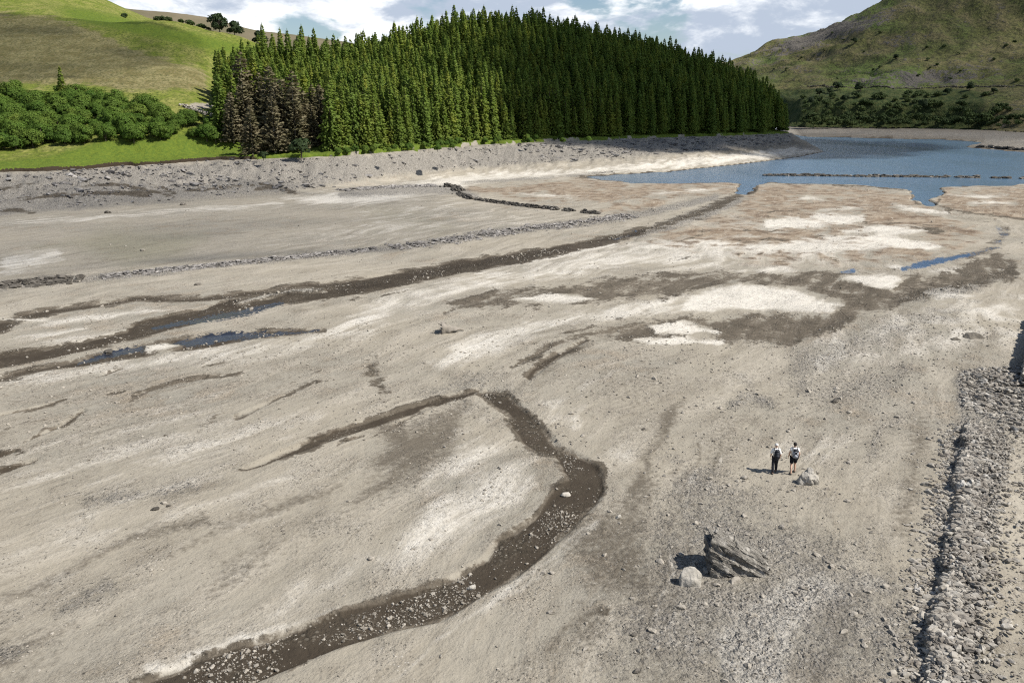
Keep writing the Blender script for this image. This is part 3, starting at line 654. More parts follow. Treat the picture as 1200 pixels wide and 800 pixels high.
# ================================================================== trees
def quads(C, U, Vv):           # centres, half axes -> verts, faces
    n = len(C); P = np.stack([C-U, C+Vv, C+U*1.15, C-Vv], 1).reshape(-1, 3)
    return P, np.arange(n*4).reshape(n, 4)

def conifer(seed, Ht, Rm, lv=34, droop=.32, sparse=0.0, base=.06, pw=.85, cs=1.0):
    r = np.random.default_rng(seed); C = []; U = []; Vv = []
    for i in range(lv):
        t = base + (1-base)*(i+r.random()*.6)/lv; t = min(t, .995); z = Ht*t
        rad = Rm*(1-t)**pw*(.78+.4*r.random()) + .18
        nb = max(4, int(5+6*(1-t)))
        a0 = r.random()*6.28
        for b in range(nb):
            if r.random() < sparse: continue
            a = a0 + 6.283*b/nb + r.normal()*.18; rb = rad*(.7+.45*r.random()); k = max(1, int(rb/(.62*cs)))
            d = np.array([math.cos(a), math.sin(a), 0]); sd = np.array([-d[1], d[0], 0])
            for q in range(k):
                f = (q+.8)/k; rho = rb*f
                c = d*rho + np.array([0, 0, z - droop*rho + .10*rho*f + r.normal()*.10]) + sd*r.normal()*.12
                w = (.30+.30*(1-f)+.1*r.random())*cs; l = .62*rb/k + .16*cs
                dd = d*math.cos(.35)+np.array([0, 0, -math.sin(.35)*droop*2]) + sd*r.normal()*.25
                C.append(c); U.append(dd*l); Vv.append(sd*w + np.array([0, 0, -w*(.35+.5*r.random())*r.choice([-1, 1])]))
                if f > .45:
                    C.append(c+np.array([0, 0, -.16])); U.append(dd*l*.8); Vv.append(np.array([0, 0, -.34])+sd*r.normal()*.2)
    C.append(np.array([0, 0, Ht])); U.append(np.array([0, 0, .55])); Vv.append(np.array([.12, 0, 0])); C.append(np.array([0, 0, Ht])); U.append(np.array([0, 0, .55])); Vv.append(np.array([0, .12, 0]))
    return quads(np.array(C), np.array(U), np.array(Vv))

def trunk_geo(Ht, r0, r1, n=7, bend=0, limbs=(), seed=0):
    V = []; F = []
    def tube(pts, rads):
        o = len(V)
        for i, p in enumerate(pts):
            d = (Vector(pts[min(i+1, len(pts)-1)])-Vector(pts[max(i-1, 0)])).normalized(); a = d.orthogonal().normalized(); b = d.cross(a)
            for k in range(n):
                th = 6.2832*k/n; V.append(tuple(Vector(p)+(a*math.cos(th)+b*math.sin(th))*rads[i]))
        for i in range(len(pts)-1):
            for k in range(n): F.append((o+i*n+k, o+i*n+(k+1) % n, o+(i+1)*n+(k+1) % n, o+(i+1)*n+k))
    m = 6; r = random.Random(seed)
    tube([(bend*(i/m)**2+(r.random()-.5)*.08*i/m, (r.random()-.5)*.08*i/m, Ht*i/m-.35*(i == 0)) for i in range(m+1)], [r0*(1.35 if i == 0 else 1)*(1-i/m)+r1*i/m for i in range(m+1)])
    for (p0, p1, ra) in limbs:
        mid = tuple((Vector(p0)+Vector(p1))*.5+Vector((0, 0, .12*(Vector(p1)-Vector(p0)).length)))
        tube([p0, mid, p1], [ra, ra*.7, ra*.25])
    return np.array(V), np.array(F)

def broadleaf(seed, Ht, Rm, ncard=900, lobes=9, size=.30, low=.12, flat=1.0, lrk=(.36, .22)):
    r = np.random.default_rng(seed); L = []; limbs = []
    for i in range(lobes):
        a = r.random()*6.28; rr = Rm*(.25+.55*r.random()) if i else 0; z = Ht*(low+.22+(.52-.22*rr/Rm)*r.random()) if i else Ht*.68
        lr = Rm*(lrk[0]+lrk[1]*r.random()); L.append((math.cos(a)*rr, math.sin(a)*rr, z, lr))
        limbs.append(((0, 0, Ht*.2), (math.cos(a)*rr*.8, math.sin(a)*rr*.8, z), .055*Ht*.4))
    C = []; U = []; Vv = []
    per = ncard//lobes
    for (x, y, z, lr) in L:
        d = r.normal(size=(per, 3)); d /= np.linalg.norm(d, axis=1)[:,None]; d[:,2] = np.where(d[:,2] < -.5, -d[:,2], d[:,2])
        rad = lr*(.62+.42*r.random((per, 1)))*np.array([[1, 1, flat*.85]])
        c = np.array([[x, y, z]])+d*rad; c[:,2] = np.maximum(c[:,2], Ht*low*.4)
        u = r.normal(size=(per, 3)); u -= d*(u*d).sum(1)[:,None]*.7; u /= np.linalg.norm(u, axis=1)[:,None]
        v = np.cross(d+r.normal(size=(per, 3))*.35, u); v /= np.linalg.norm(v, axis=1)[:,None]
        s = size*(.7+.7*r.random((per, 1))); C.append(c); U.append(u*s*1.1); Vv.append(v*s*.75)
    P, F = quads(np.concatenate(C), np.concatenate(U), np.concatenate(Vv))
    return P, F, limbs

def puff_normals(me, zc, k):
    n = len(me.vertices); co = np.empty(n*3, np.float32); me.vertices.foreach_get('co', co); co = co.reshape(-1, 3)
    q = co.reshape(-1, 4, 3); c = q.mean(1); g = np.cross(q[:,1]-q[:,0], q[:,3]-q[:,0]); g /= np.maximum(np.linalg.norm(g, axis=1), 1e-6)[:,None]
    o = c.copy(); o[:,2] = (c[:,2]-zc)*k + .35*np.hypot(c[:,0], c[:,1]); o /= np.maximum(np.linalg.norm(o, axis=1), 1e-6)[:,None]
    s = np.sign((g*o).sum(1)); s[s == 0] = 1; nn = o*.62+g*s[:,None]*.45; nn /= np.linalg.norm(nn, axis=1)[:,None]
    fl = np.nonzero(s < 0)[0]; idx = np.arange(n, dtype=np.int32).reshape(-1, 4); idx[fl] = idx[fl][:,::-1]
    me.loops.foreach_set('vertex_index', idx.ravel()); me.update(calc_edges=True); me.polygons.foreach_set('use_smooth', np.ones(len(me.polygons), bool))
    me.normals_split_custom_set_from_vertices(np.repeat(nn, 4, 0).tolist())
def proto(name, crown, crown_mat, trunk, bark, zc=0.0, k=0.0):
    root = bpy.data.objects.new(name, None); root.empty_display_size = .5
    c = make_mesh('crown', crown[0], crown[1], crown_mat, False, root, link=False)
    t = make_mesh('trunk', trunk[0], trunk[1], bark, True, root, link=False)
    puff_normals(c.data, zc, k)
    return root, c, t

SPR = [proto('spruce_tree', conifer(100+i, h, rd, lv, .40, .10, .03, .84, .82), M['spruce'], trunk_geo(h*.93, .24, .03), M['bark']) for i, (h, rd, lv) in enumerate([(17.5, 3.1, 34), (16, 2.8, 30), (18.5, 3.0, 35), (16.5, 3.4, 31), (14.5, 2.6, 28)])]
LAR = [proto('brown_conifer', conifer(200+i, h, rd, lv, .08, .16, .02, .66), M['larch'], trunk_geo(h*.95, .26, .04), M['palebark']) for i, (h, rd, lv) in enumerate([(19, 5.0, 30), (17, 4.8, 28), (20, 5.2, 31)])]
PIN = [proto('pine_tree', conifer(250, 15, 2.9, 26, .15, .25, .12, .55), M['darkleaf'], trunk_geo(14, .25, .05), M['bark'])]
BRO = []
for i, (h, rd) in enumerate([(6.6, 3.5), (5.8, 3.2), (7.2, 3.8), (5.0, 3.0)]):
    P, F, lb = broadleaf(300+i, h, rd, 3900, 30, .17, .02, 1.15, (.20, .22))
    BRO.append(proto('broadleaf_tree', (P, F), M['leaf'], trunk_geo(h*.5, .16, .05, limbs=lb[:6]), M['bark'], h*.45, 1.0))
DRK = []
for i, (h, rd) in enumerate([(9, 5.2), (7, 4.4)]):
    P, F, lb = broadleaf(330+i, h, rd, 900, 8, .5)
    DRK.append(proto('hawthorn_tree', (P, F), M['darkleaf'], trunk_geo(h*.6, .3, .08, limbs=lb[:6]), M['bark'], h*.45, 1.0))
SCOT = []
P, F, lb = broadleaf(350, 10.5, 4.8, 1500, 11, .42, .06)
SCOT.append(proto('skyline_tree', (P, F), M['darkleaf'], trunk_geo(6, .3, .1, limbs=lb), M['bark'], 5.0, 1.0))
P, F, lb = broadleaf(360, 3.2, 2.6, 380, 6, .36, .05)
SHR = [make_mesh('fell_shrub', P, F, M['shrub'], False, None, link=False)]
P, F, lb = broadleaf(361, 2.6, 3.0, 380, 6, .36, .05); SHR.append(make_mesh('fell_shrub', P, F, M['shrub'], False, None, link=False))

used_proto = set()
def plant(pr, loc, s=1.0, rz=0.0, label=None, cat='tree', group=None, sz=None):
    root, c, t = pr; key = root.name
    if root not in used_proto: used_proto.add(root); r, cc, tt = root, c, t
    else:
        r = root.copy(); cc = c.copy(); tt = t.copy(); cc.parent = r; tt.parent = r
    for o in (r, cc, tt): COL.objects.link(o)
    r.location = loc; r.rotation_euler = (0, 0, rz); r.scale = (s, s, sz or s)
    tag(r, label, cat, group); return r

# ---- the conifer plantation on the promontory
fe = [at(x, y, z)[:2] for x, y, z in edge_px if x >= 240]
ridge_w = [atY(x, y, Yd)[:2] for (x, y, Yd) in [(928,128,480),(905,98,505),(860,76,515),(800,55,515),(750,42,505),(700,33,492),(640,22,480),(560,14,462),(520,18,450),(470,28,425),(400,36,390),(350,36,364),(300,33,348),(272,60,322),(262,100,292),(258,140,262)]]
a0 = at(262, 184, 6.6)
FOREST = [a0[:2]] + fe[1:] + ridge_w
xs = [p[0] for p in FOREST]; ys = [p[1] for p in FOREST]
sp = 3.4; gx, gy = np.meshgrid(np.arange(min(xs), max(xs), sp), np.arange(min(ys), max(ys), sp))
gx = (gx + rng.uniform(-.42, .42, gx.shape)*sp).ravel(); gy = (gy + rng.uniform(-.42, .42, gy.shape)*sp).ravel()
e = sdf(gx, gy, EDGE); m = inside(gx, gy, FOREST) & (e > np.where((gx < 27) & (gx > -60), 5.0, 2.2))
gx, gy, e = gx[m], gy[m], e[m]; gz = hills_z(gx, gy)
px, py = proj(gx, gy, gz)
dist = np.hypot(gx, gy)
is_lar = ((px > 262) & (px < 386) & (e < 26)) | ((px > 398) & (px < 414) & (e < 5.5))
is_lar &= ~((px < 285) & (e > 16))
score = e + rng.uniform(0, 6, len(e))               # front rows first
order = np.argsort(np.where(is_lar, 1e9, e))
n_ind = 0; mass = []
for i in np.argsort(dist):
    if not is_lar[i]: continue
    if rng.random() < .48: continue
    if px[i] > 390: lab, grp = 'small rusty brown conifer standing alone in front of the green plantation edge', 'brown conifers at the wood edge'
    else: lab, grp = 'bushy dull brown conifer in the clump at the left end of the plantation', 'brown conifers at the wood edge'
    s = rng.uniform(.62, 1.12)*(.62 if px[i] > 390 else 1)*(1.0 if 280 < px[i] < 350 else .85)
    plant(LAR[int(rng.integers(3))], (gx[i], gy[i], gz[i]-.15), s, rng.uniform(0, 6.28), lab, 'conifer', grp)
# the 300 that show largest: front rows and the skyline of the near end
f_idx = [i for i in np.argsort(dist + 2.2*np.maximum(e-9, 0)) if not is_lar[i]]
for n, i in enumerate(f_idx):
    loc = (gx[i], gy[i], gz[i]-.15); s = rng.uniform(.72, 1.12)*(.88 if e[i] < 6 else 1)
    if rng.random() < .04: s *= 1.12
    if n < 300:
        lab = 'green spruce along the front edge of the conifer plantation above the shore' if e[i] < 7 else 'tall green spruce standing inside the near side of the conifer plantation'
        plant(SPR[int(rng.integers(5))], loc, s, rng.uniform(0, 6.28), lab, 'spruce', sz=s*rng.uniform(.85, 1.12), group= 'spruces of the plantation front' if e[i] < 7 else 'spruces inside the plantation')
    else: mass.append((*loc, s, rng.uniform(0, 6.28), int(rng.integers(5))))
print('individual conifers 300, mass', len(mass))

def forest_mass(mass):
    A = np.array(mass); me = bpy.data.meshes.new('conifer_wood'); me.vertices.add(len(A)); me.vertices.foreach_set('co', A[:,:3].astype(np.float32).ravel())
    for nm, k in (('scl', 3), ('rot', 4)):
        a = me.attributes.new(nm, 'FLOAT', 'POINT'); a.data.foreach_set('value', A[:,k].astype(np.float32))
    a = me.attributes.new('var', 'INT', 'POINT'); a.data.foreach_set('value', A[:,5].astype(np.int32))
    ob = bpy.data.objects.new('conifer_wood', me); COL.objects.link(ob)
    ng = bpy.data.node_groups.new('wood', 'GeometryNodeTree')
    ng.interface.new_socket('Geometry', in_out='INPUT', socket_type='NodeSocketGeometry'); ng.interface.new_socket('Geometry', in_out='OUTPUT', socket_type='NodeSocketGeometry')
    N = ng.nodes; gi = N.new('NodeGroupInput'); go = N.new('NodeGroupOutput'); ip = N.new('GeometryNodeInstanceOnPoints'); jn = N.new('GeometryNodeJoinGeometry')
    for r, c, t in SPR:
        oi = N.new('GeometryNodeObjectInfo'); oi.inputs['Object'].default_value = c; oi.inputs['As Instance'].default_value = True; oi.transform_space = 'ORIGINAL'
        ng.links.new(oi.outputs['Geometry'], jn.inputs[0])
    def na(nm, ty):
        a = N.new('GeometryNodeInputNamedAttribute'); a.data_type = ty; a.inputs['Name'].default_value = nm; return [o for o in a.outputs if o.enabled and o.name == 'Attribute'][0]
    cx = N.new('ShaderNodeCombineXYZ'); ng.links.new(na('rot', 'FLOAT'), cx.inputs[2])
    ng.links.new(gi.outputs[0], ip.inputs['Points']); ng.links.new(jn.outputs[0], ip.inputs['Instance']); ip.inputs['Pick Instance'].default_value = True
    ng.links.new(na('var', 'INT'), ip.inputs['Instance Index']); ng.links.new(cx.outputs[0], ip.inputs['Rotation']); ng.links.new(na('scl', 'FLOAT'), ip.inputs['Scale'])
    ng.links.new(ip.outputs[0], go.inputs[0])
    md = ob.modifiers.new('wood', 'NODES'); md.node_group = ng
    return tag(ob, 'dense dark conifer wood covering the rest of the promontory', 'wood', kind='stuff')
forest_mass(mass)
# ---- the broadleaf wood at the left
xl, yl = [], []
for yy in np.arange(200, 292, 3.9):
    for xx in np.arange(-230, -60, 3.9): xl.append(xx); yl.append(yy)
bx = np.array(xl)+rng.uniform(-1.9, 1.9, len(xl)); by = np.array(yl)+rng.uniform(-1.9, 1.9, len(xl)); be = sdf(bx, by, EDGE); bz = hills_z(bx, by); qx, qy = proj(bx, by, bz)
up = np.interp(qx, [-160, 0, 60, 90, 150, 200, 255], [118, 116, 116, 116, 124, 134, 150]); lowl = np.interp(qx, [-160, 0, 60, 150, 200, 215, 260], [180, 178, 174, 169, 168, 165, 168])
keep = (qy > up) & (qy < lowl) & (qx > -70) & (qx < 258)
nb = 0
for i in np.nonzero(keep)[0]:
    if nb > 290: break
    nb += 1; front = qy[i] > lowl[i]-9
    s = rng.uniform(.6, 1.1)*(.8 if qx[i] > 200 else 1)
    lab = 'bushy bright green broadleaf tree at the front of the thicket left of the brown conifers' if front else 'round green broadleaf tree crowded inside the hillside thicket'
    plant(BRO[int(rng.integers(4))], (bx[i], by[i], bz[i]-.2), s, rng.uniform(0, 6.28), lab, 'tree', 'broadleaf trees at the front of the thicket' if front else 'broadleaf trees inside the thicket')
print('broadleaf', nb)
p = atY(75, 118, 268); plant(SPR[4], (p[0], p[1], float(hills_z(p[0], p[1]))), .72, 1.0, 'small dark pointed conifer poking out above the broadleaf thicket', 'conifer')
p = atY(255, 120, 300)
for x_, Yd, s, lab in ((258, 290, .9, 'dark narrow spruce at the far left corner of the plantation, against the hill'), (279, 296, .9, 'second dark spruce from the left corner of the plantation, taller than the brown clump')):
    q = atY(x_, 120, Yd); plant(SPR[0], (q[0], q[1], float(hills_z(q[0], q[1]))-.2), s, 2.0, lab, 'spruce')
def crest(px_):
    Ys = np.arange(300, 480, 1.0); dx = ray(px_, 40); Xs = dx[0]/dx[1]*Ys; Zs = hills_z(Xs, Ys); i = int(np.argmax((Zs-H)/Ys)); return Xs[i], Ys[i]+1, float(Zs[i])
for x_, y_, Yd, s, lab in ((257, 38, 396, .92, 'larger dark round tree on the hill skyline behind the plantation'), (274, 42, 396, .72, 'smaller dark tree right beside the larger one on the hill skyline'), (302, 40, 380, .7, 'dark tree on the skyline at the left end of the plantation top')):
    q = crest(x_); plant(SCOT[0], (q[0], q[1], q[2]-.5), s, rng.uniform(0, 6), lab, 'tree')
# dark low bush under the brown clump and shrubs on the bank top
for x_, y_, z_, s, lab, g_ in ((352, 186, 7.0, .62, 'dark low bush spilling onto the stones below the brown conifers', 0), (307, 189, 6.6, .28, 'tiny dark shrub on the turf edge left of the low bush', 0), (512, 178, 8.0, .55, 'bright green bush at the bank top below the spruces', 1), (530, 176, 8.2, .4, 'smaller green bush right of the bright bush on the bank top', 1), (455, 180, 7.9, .3, 'little upright green shrub on the bank below the spruce front', 1), (620, 169, 8.5, .5, 'green bush under the spruces where the plantation turns into shade', 1), (660, 168, 8.6, .5, 'dark green bush at the bank top under the shaded spruces', 1), (690, 167, 8.6, .4, 'last low green bush along the shaded bank top', 1)):
    q = at(x_, y_, z_); e_ = 0
    plant(DRK[0] if g_ == 0 else BRO[int(rng.integers(4))], (q[0], q[1]+1.5, z_+.1), s*(1 if g_ == 0 else .85), rng.uniform(0, 6), lab, 'bush')
for k in range(34):
    x_ = rng.uniform(395, 700); z_ = float(np.interp(x_, [400, 480, 560, 640, 760], [7.5, 8, 8.4, 8.6, 8.6])); y_ = float(np.interp(x_, [400, 480, 560, 640, 760], [182, 176, 169, 165.5, 161]))
    q = at(x_, y_, z_); plant(BRO[int(rng.integers(4))], (q[0], q[1]+rng.uniform(-.6, 2.6), z_+.2), rng.uniform(.20, .50), rng.uniform(0, 6), 'low green scrub bush on the bank top along the foot of the plantation', 'bush', 'low bushes along the foot of the plantation')
# ---- trees and shrubs on the fell across the lake
def on_mountain(px_, py_):
    best = None
    for Yd in np.arange(560, 1500, 4.0):
        X, Y, Z = atY(px_, py_, Yd)
        if Z <= float(mount_z(np.array(X), np.array(Y))): return X, Y, float(mount_z(np.array(X), np.array(Y)))
    return None
for (x_, y_, s, lab) in [(1001, 54, 1.0, 'lone dark tree high on the open fell side'), (1050, 70, .9, 'dark tree halfway up the fell, lower right of the lone high one'), (1008, 108, 1.35, 'wide dark tree above the middle of the far shore scrub'), (981, 106, 1.1, 'tall dark green tree left of the wide tree in the scrub'), (960, 113, 1.0, 'dark tree at the left end of the far scrub'), (972, 110, .9, 'dark tree squeezed between two others at the left of the scrub'), (1080, 127, 1.25, 'big dark rounded tree standing alone low on the fell'), (1136, 107, 1.2, 'dark tree on the right part of the fell above the scrub'), (1110, 112, .8, 'small dark tree left of the right hand fell tree'), (1164, 111, .7, 'small dark tree near the right end of the fell track'), (990, 120, .9, 'low dark tree below the wide tree'), (950, 122, .9, 'low dark tree at the foot of the scrub beside the promontory')]:
    q = on_mountain(x_, y_)
    if q: plant(DRK[int(rng.integers(2))], (q[0], q[1], q[2]-.4), s*.95, rng.uniform(0, 6), lab, 'tree')
def shrub(q, s, lab, grp):
    o = SHR[int(rng.integers(2))]
    if o.users_collection: o = o.copy()
    COL.objects.link(o); o.location = (q[0], q[1], q[2]-.2); o.rotation_euler = (0, 0, rng.uniform(0, 6)); o.scale = (s, s, s*.9); tag(o, lab, 'shrub', grp)
ns = 0
for k in range(400):
    low_ = rng.random() < .5
    x_ = rng.uniform(938, 1199); y_ = rng.uniform(141, 148.5) if low_ else rng.uniform(112, 143)
    if not low_ and (rng.random() < (x_-1000)/230): continue
    q = on_mountain(x_, y_)
    if q is None or ns > 230: continue
    ns += 1
    shrub(q, rng.uniform(.8, 1.9)*(1.1 if low_ else 1), 'low green shrub in the hedge-like strip just above the far shore' if low_ else 'low dull green shrub scattered over the foot of the fell', 'shrubs above the far shore' if low_ else 'shrubs on the foot of the fell')
for k in range(26):
    q = on_mountain(rng.uniform(900, 1195), rng.uniform(40, 98))
    if q: shrub(q, rng.uniform(.6, 1.1), 'tiny dark shrub dotted over the open upper fell', 'shrubs on the upper fell')
for k in range(24):                          # scrub line along the left hill skyline
    x_ = rng.uniform(136, 245); X, Y, Z = crest(x_)
    shrub((X, Y, Z), rng.uniform(.35, .8), 'dark scrub along the skyline of the left hill', 'scrub on the left skyline')
# ================================================================== stones
def ico(sub):
    bm = bmesh.new(); bmesh.ops.create_icosphere(bm, subdivisions=sub, radius=1.0); bm.verts.ensure_lookup_table()
    V = np.array([v.co[:] for v in bm.verts]); F = np.array([[v.index for v in f.verts] for f in bm.faces]); bm.free(); return V, F
I1, I2 = ico(1), ico(2)
def stone_shape(seed, hi=False):
    r = np.random.default_rng(seed); V, F = I2 if hi else I1; V = V.copy()
    for k in range(7 if hi else 4):                    # chop by random planes: angular broken stone
        d = r.normal(size=3); d /= np.linalg.norm(d); h = .45+.35*r.random(); s = V@d
        V = np.where((s > h)[:,None], V-(s-h)[:,None]*d, V)
    V *= np.array([1.0, .6+.35*r.random(), .38+.3*r.random()]); V += r.normal(size=V.shape)*(.03 if hi else .06)
    return V, F
LO = [stone_shape(1000+i) for i in range(10)]; HI = [stone_shape(2000+i, True) for i in range(10)]

def rotmats(n, r, tilt):
    a = r.uniform(0, 6.2832, n); b = r.normal(size=n)*tilt; c = r.normal(size=n)*tilt
    ca, sa, cb, sb, cc, sc_ = np.cos(a), np.sin(a), np.cos(b), np.sin(b), np.cos(c), np.sin(c)
    Rz = np.zeros((n,3,3)); Rz[:,0,0]=ca; Rz[:,0,1]=-sa; Rz[:,1,0]=sa; Rz[:,1,1]=ca; Rz[:,2,2]=1
    Rx = np.zeros((n,3,3)); Rx[:,0,0]=1; Rx[:,1,1]=cb; Rx[:,1,2]=-sb; Rx[:,2,1]=sb; Rx[:,2,2]=cb
    Ry = np.zeros((n,3,3)); Ry[:,1,1]=1; Ry[:,0,0]=cc; Ry[:,0,2]=sc_; Ry[:,2,0]=-sc_; Ry[:,2,2]=cc
    return Rz@Rx@Ry

def pile(name, X, Y, Z, S, mat, shapes, seed, tilt=.25, aligned=None, parent=None, stretch=None, spread=.25):
    r = np.random.default_rng(seed); n = len(X); Rm = rotmats(n, r, tilt)
    if aligned is not None:
        a = aligned + r.normal(size=n)*spread; R2 = np.zeros((n,3,3)); R2[:,0,0]=np.cos(a); R2[:,0,1]=-np.sin(a); R2[:,1,0]=np.sin(a); R2[:,1,1]=np.cos(a); R2[:,2,2]=1
        t1 = rotmats(n, r, tilt); t1[:] = t1; b = r.normal(size=n)*tilt; Rx = np.zeros((n,3,3)); Rx[:,0,0]=1; Rx[:,1,1]=np.cos(b); Rx[:,1,2]=-np.sin(b); Rx[:,2,1]=np.sin(b); Rx[:,2,2]=np.cos(b); Rm = R2@Rx
    var = r.integers(0, len(shapes), n); Vs = []; Fs = []; o = 0
    for k, (V, F) in enumerate(shapes):
        ix = np.nonzero(var == k)[0]
        if not len(ix): continue
        loc = V[None]*S[ix,None,None]
        if stretch is not None: loc = loc*np.array(stretch)[None,None]
        P = np.einsum('nij,nvj->nvi', Rm[ix], loc) + np.stack([X[ix], Y[ix], Z[ix]], 1)[:,None]
        Vs.append(P.reshape(-1, 3)); Fs.append((F[None]+(o+np.arange(len(ix))*len(V))[:,None,None]).reshape(-1, 3)); o += len(ix)*len(V)
    return make_mesh(name, np.concatenate(Vs), np.concatenate(Fs), mat, False, parent)

def sample(n, x0, x1, y0, y1, dens, seed):
    r = np.random.default_rng(seed); Y = r.uniform(y0, y1, n); X = r.uniform(x0, x1, n); p, q = proj(X, Y, 0*X)
    k = (r.random(n) < dens(X, Y, p, q)) & (p > -80) & (p < 1290) & (q < 880); return X[k], Y[k]

clump = lambda X, Y, s, sd: sstep(.42, .66, fbm(X/s, Y/s, sd, 4))
# gravel over the near lakebed
X, Y = sample(420000, -50, 60, 20, 78, lambda X, Y, p, q: (.035 + .42*stony.get(p, q)*(.25+.75*clump(X, Y, 3.0, 201)) + .10*clump(X, Y, 7, 202))*(wet.get(p, q) < .6)*(.55+.45*sstep(75, 30, Y)), 11)
S = .028*np.exp(np.random.default_rng(12).normal(size=len(X))*.55)*(1+.5*sstep(25, 70, Y)*2); S = np.clip(S, .016, .15)
o = pile('gravel', X, Y, bed_z(X, Y)+S*.15, S, M['loose'], LO, 13, .35); tag(o, 'loose grey gravel strewn over the near lakebed', 'gravel', kind='stuff'); print('gravel', len(X))
X, Y = sample(130000, -70, 110, 60, 175, lambda X, Y, p, q: .02*clump(X, Y, 9, 205) + .5*sstep(.4, .8, stony.get(p, q))*(.3+.7*clump(X, Y, 4, 203)) + .55*sstep(.6, .85, wet.get(p, q))*clump(X, Y, 5, 209)*(p < 780), 14)
S = np.clip(.085*np.exp(np.random.default_rng(15).normal(size=len(X))*.5), .05, .45)
o = pile('shore_pebbles', X, Y, bed_z(X, Y)+S*.2, S, M['loose'], LO, 16, .35); tag(o, 'pebbles and cobbles in bands across the middle lakebed', 'pebbles', kind='stuff'); print('cobble', len(X))
# pale pebbles stranded in the dark meander
mw = W([(max(-250, x), y) for x, y in MEANDER])
X, Y = sample(330000, -22, 10, 21, 62, lambda X, Y, p, q: 1.0*(wet.get(p, q) > .8)*(.06+.75*sstep(.50, .68, fbm(X/2.6, Y/2.6, 207, 3)))*.42, 17)
k = inside(X, Y, mw); X, Y = X[k], Y[k]; S = np.clip(.030*np.exp(np.random.default_rng(18).normal(size=len(X))*.62), .015, .13)
o = pile('stream_pebbles', X, Y, bed_z(X, Y)+S*.25, S, M['loose'], LO, 19, .3); tag(o, 'pale pebbles stranded in the dark dried stream bed', 'pebbles', kind='stuff'); print('stream', len(X))
# rock debris of the bank below the trees
r_ = np.random.default_rng(21); n = 150000; X = r_.uniform(-330, 260, n); Y = r_.uniform(150, 470, n); s = sdf(X, Y, FOOT); e = sdf(X, Y, EDGE)
k = (s > 1) & (e < .5); X, Y, s, e = X[k], Y[k], s[k], e[k]; t = s/np.maximum(s-e, .1); Z = bed_z(X, Y); p, q = proj(X, Y, Z); stn = stony.get(p, q)
k = (r_.random(len(X)) < (.12+.88*clump(X, Y, 9, 208))*sstep(.25, .7, stn)) & (p > -60) & (p < 1000); X, Y, Z = X[k], Y[k], Z[k]
S = np.clip(.26*np.exp(r_.normal(size=len(X))*.6), .12, 1.7)
o = pile('bank_scree', X, Y, Z+S*.15, S, M['scree'], LO, 22, .4, aligned=-.55, stretch=(1.5, .8, .8)); tag(o, 'grey broken rock covering the bank below the trees', 'scree', kind='stuff'); print('scree', len(X))

# ---- individual loose stones (the ones that show largest)
X, Y = sample(9000, 2, 34, 22, 60, lambda X, Y, p, q: (.10+.9*stony.get(p, q))*(p > 640)*(p < 1198)*(wet.get(p, q) < .4), 23)
ws, wd, L = wall_coords(X, Y); k = (wd < -.4) | (wd > 4.2); X, Y = X[k][:250], Y[k][:250]
X2, Y2 = sample(3000, -20, 8, 23, 48, lambda X, Y, p, q: .3+0*X, 24); k = wet.get(*proj(X2, Y2, 0*X2)) < .3; X = np.r_[X, X2[k][:36]]; Y = np.r_[Y, Y2[k][:36]]
protoS = [make_mesh('stone', V, F, M['loose'], False, None, link=False) for V, F in HI]
for i in range(len(X)):
    pz = protoS[i % 10]; o = pz if i < 10 else pz.copy(); COL.objects.link(o); s = float(np.clip(.13*np.exp(rng.normal()*.4), .08, .34))
    o.location = (X[i], Y[i], float(bed_z(X[i], Y[i]))+s*.12); o.rotation_euler = (rng.normal()*.2, rng.normal()*.2, rng.uniform(0, 6.28)); o.scale = (s, s, s)
    p, q = proj(X[i], Y[i], 0.0)
    if p > 1090: l, g = 'loose grey stone lying on the bare strip right of the tumbled wall', 'stones right of the tumbled wall'
    elif p > 900: l, g = 'loose grey stone lying between the banded boulder and the tumbled wall', 'stones left of the tumbled wall'
    elif p > 640: l, g = 'loose pale stone on the gravel between the dark stream bed and the banded boulder', 'stones by the banded boulder'
    else: l, g = 'lone small stone on the pale silt left of the dark stream bed', 'stones on the left silt'
    tag(o, l, 'stone', g)

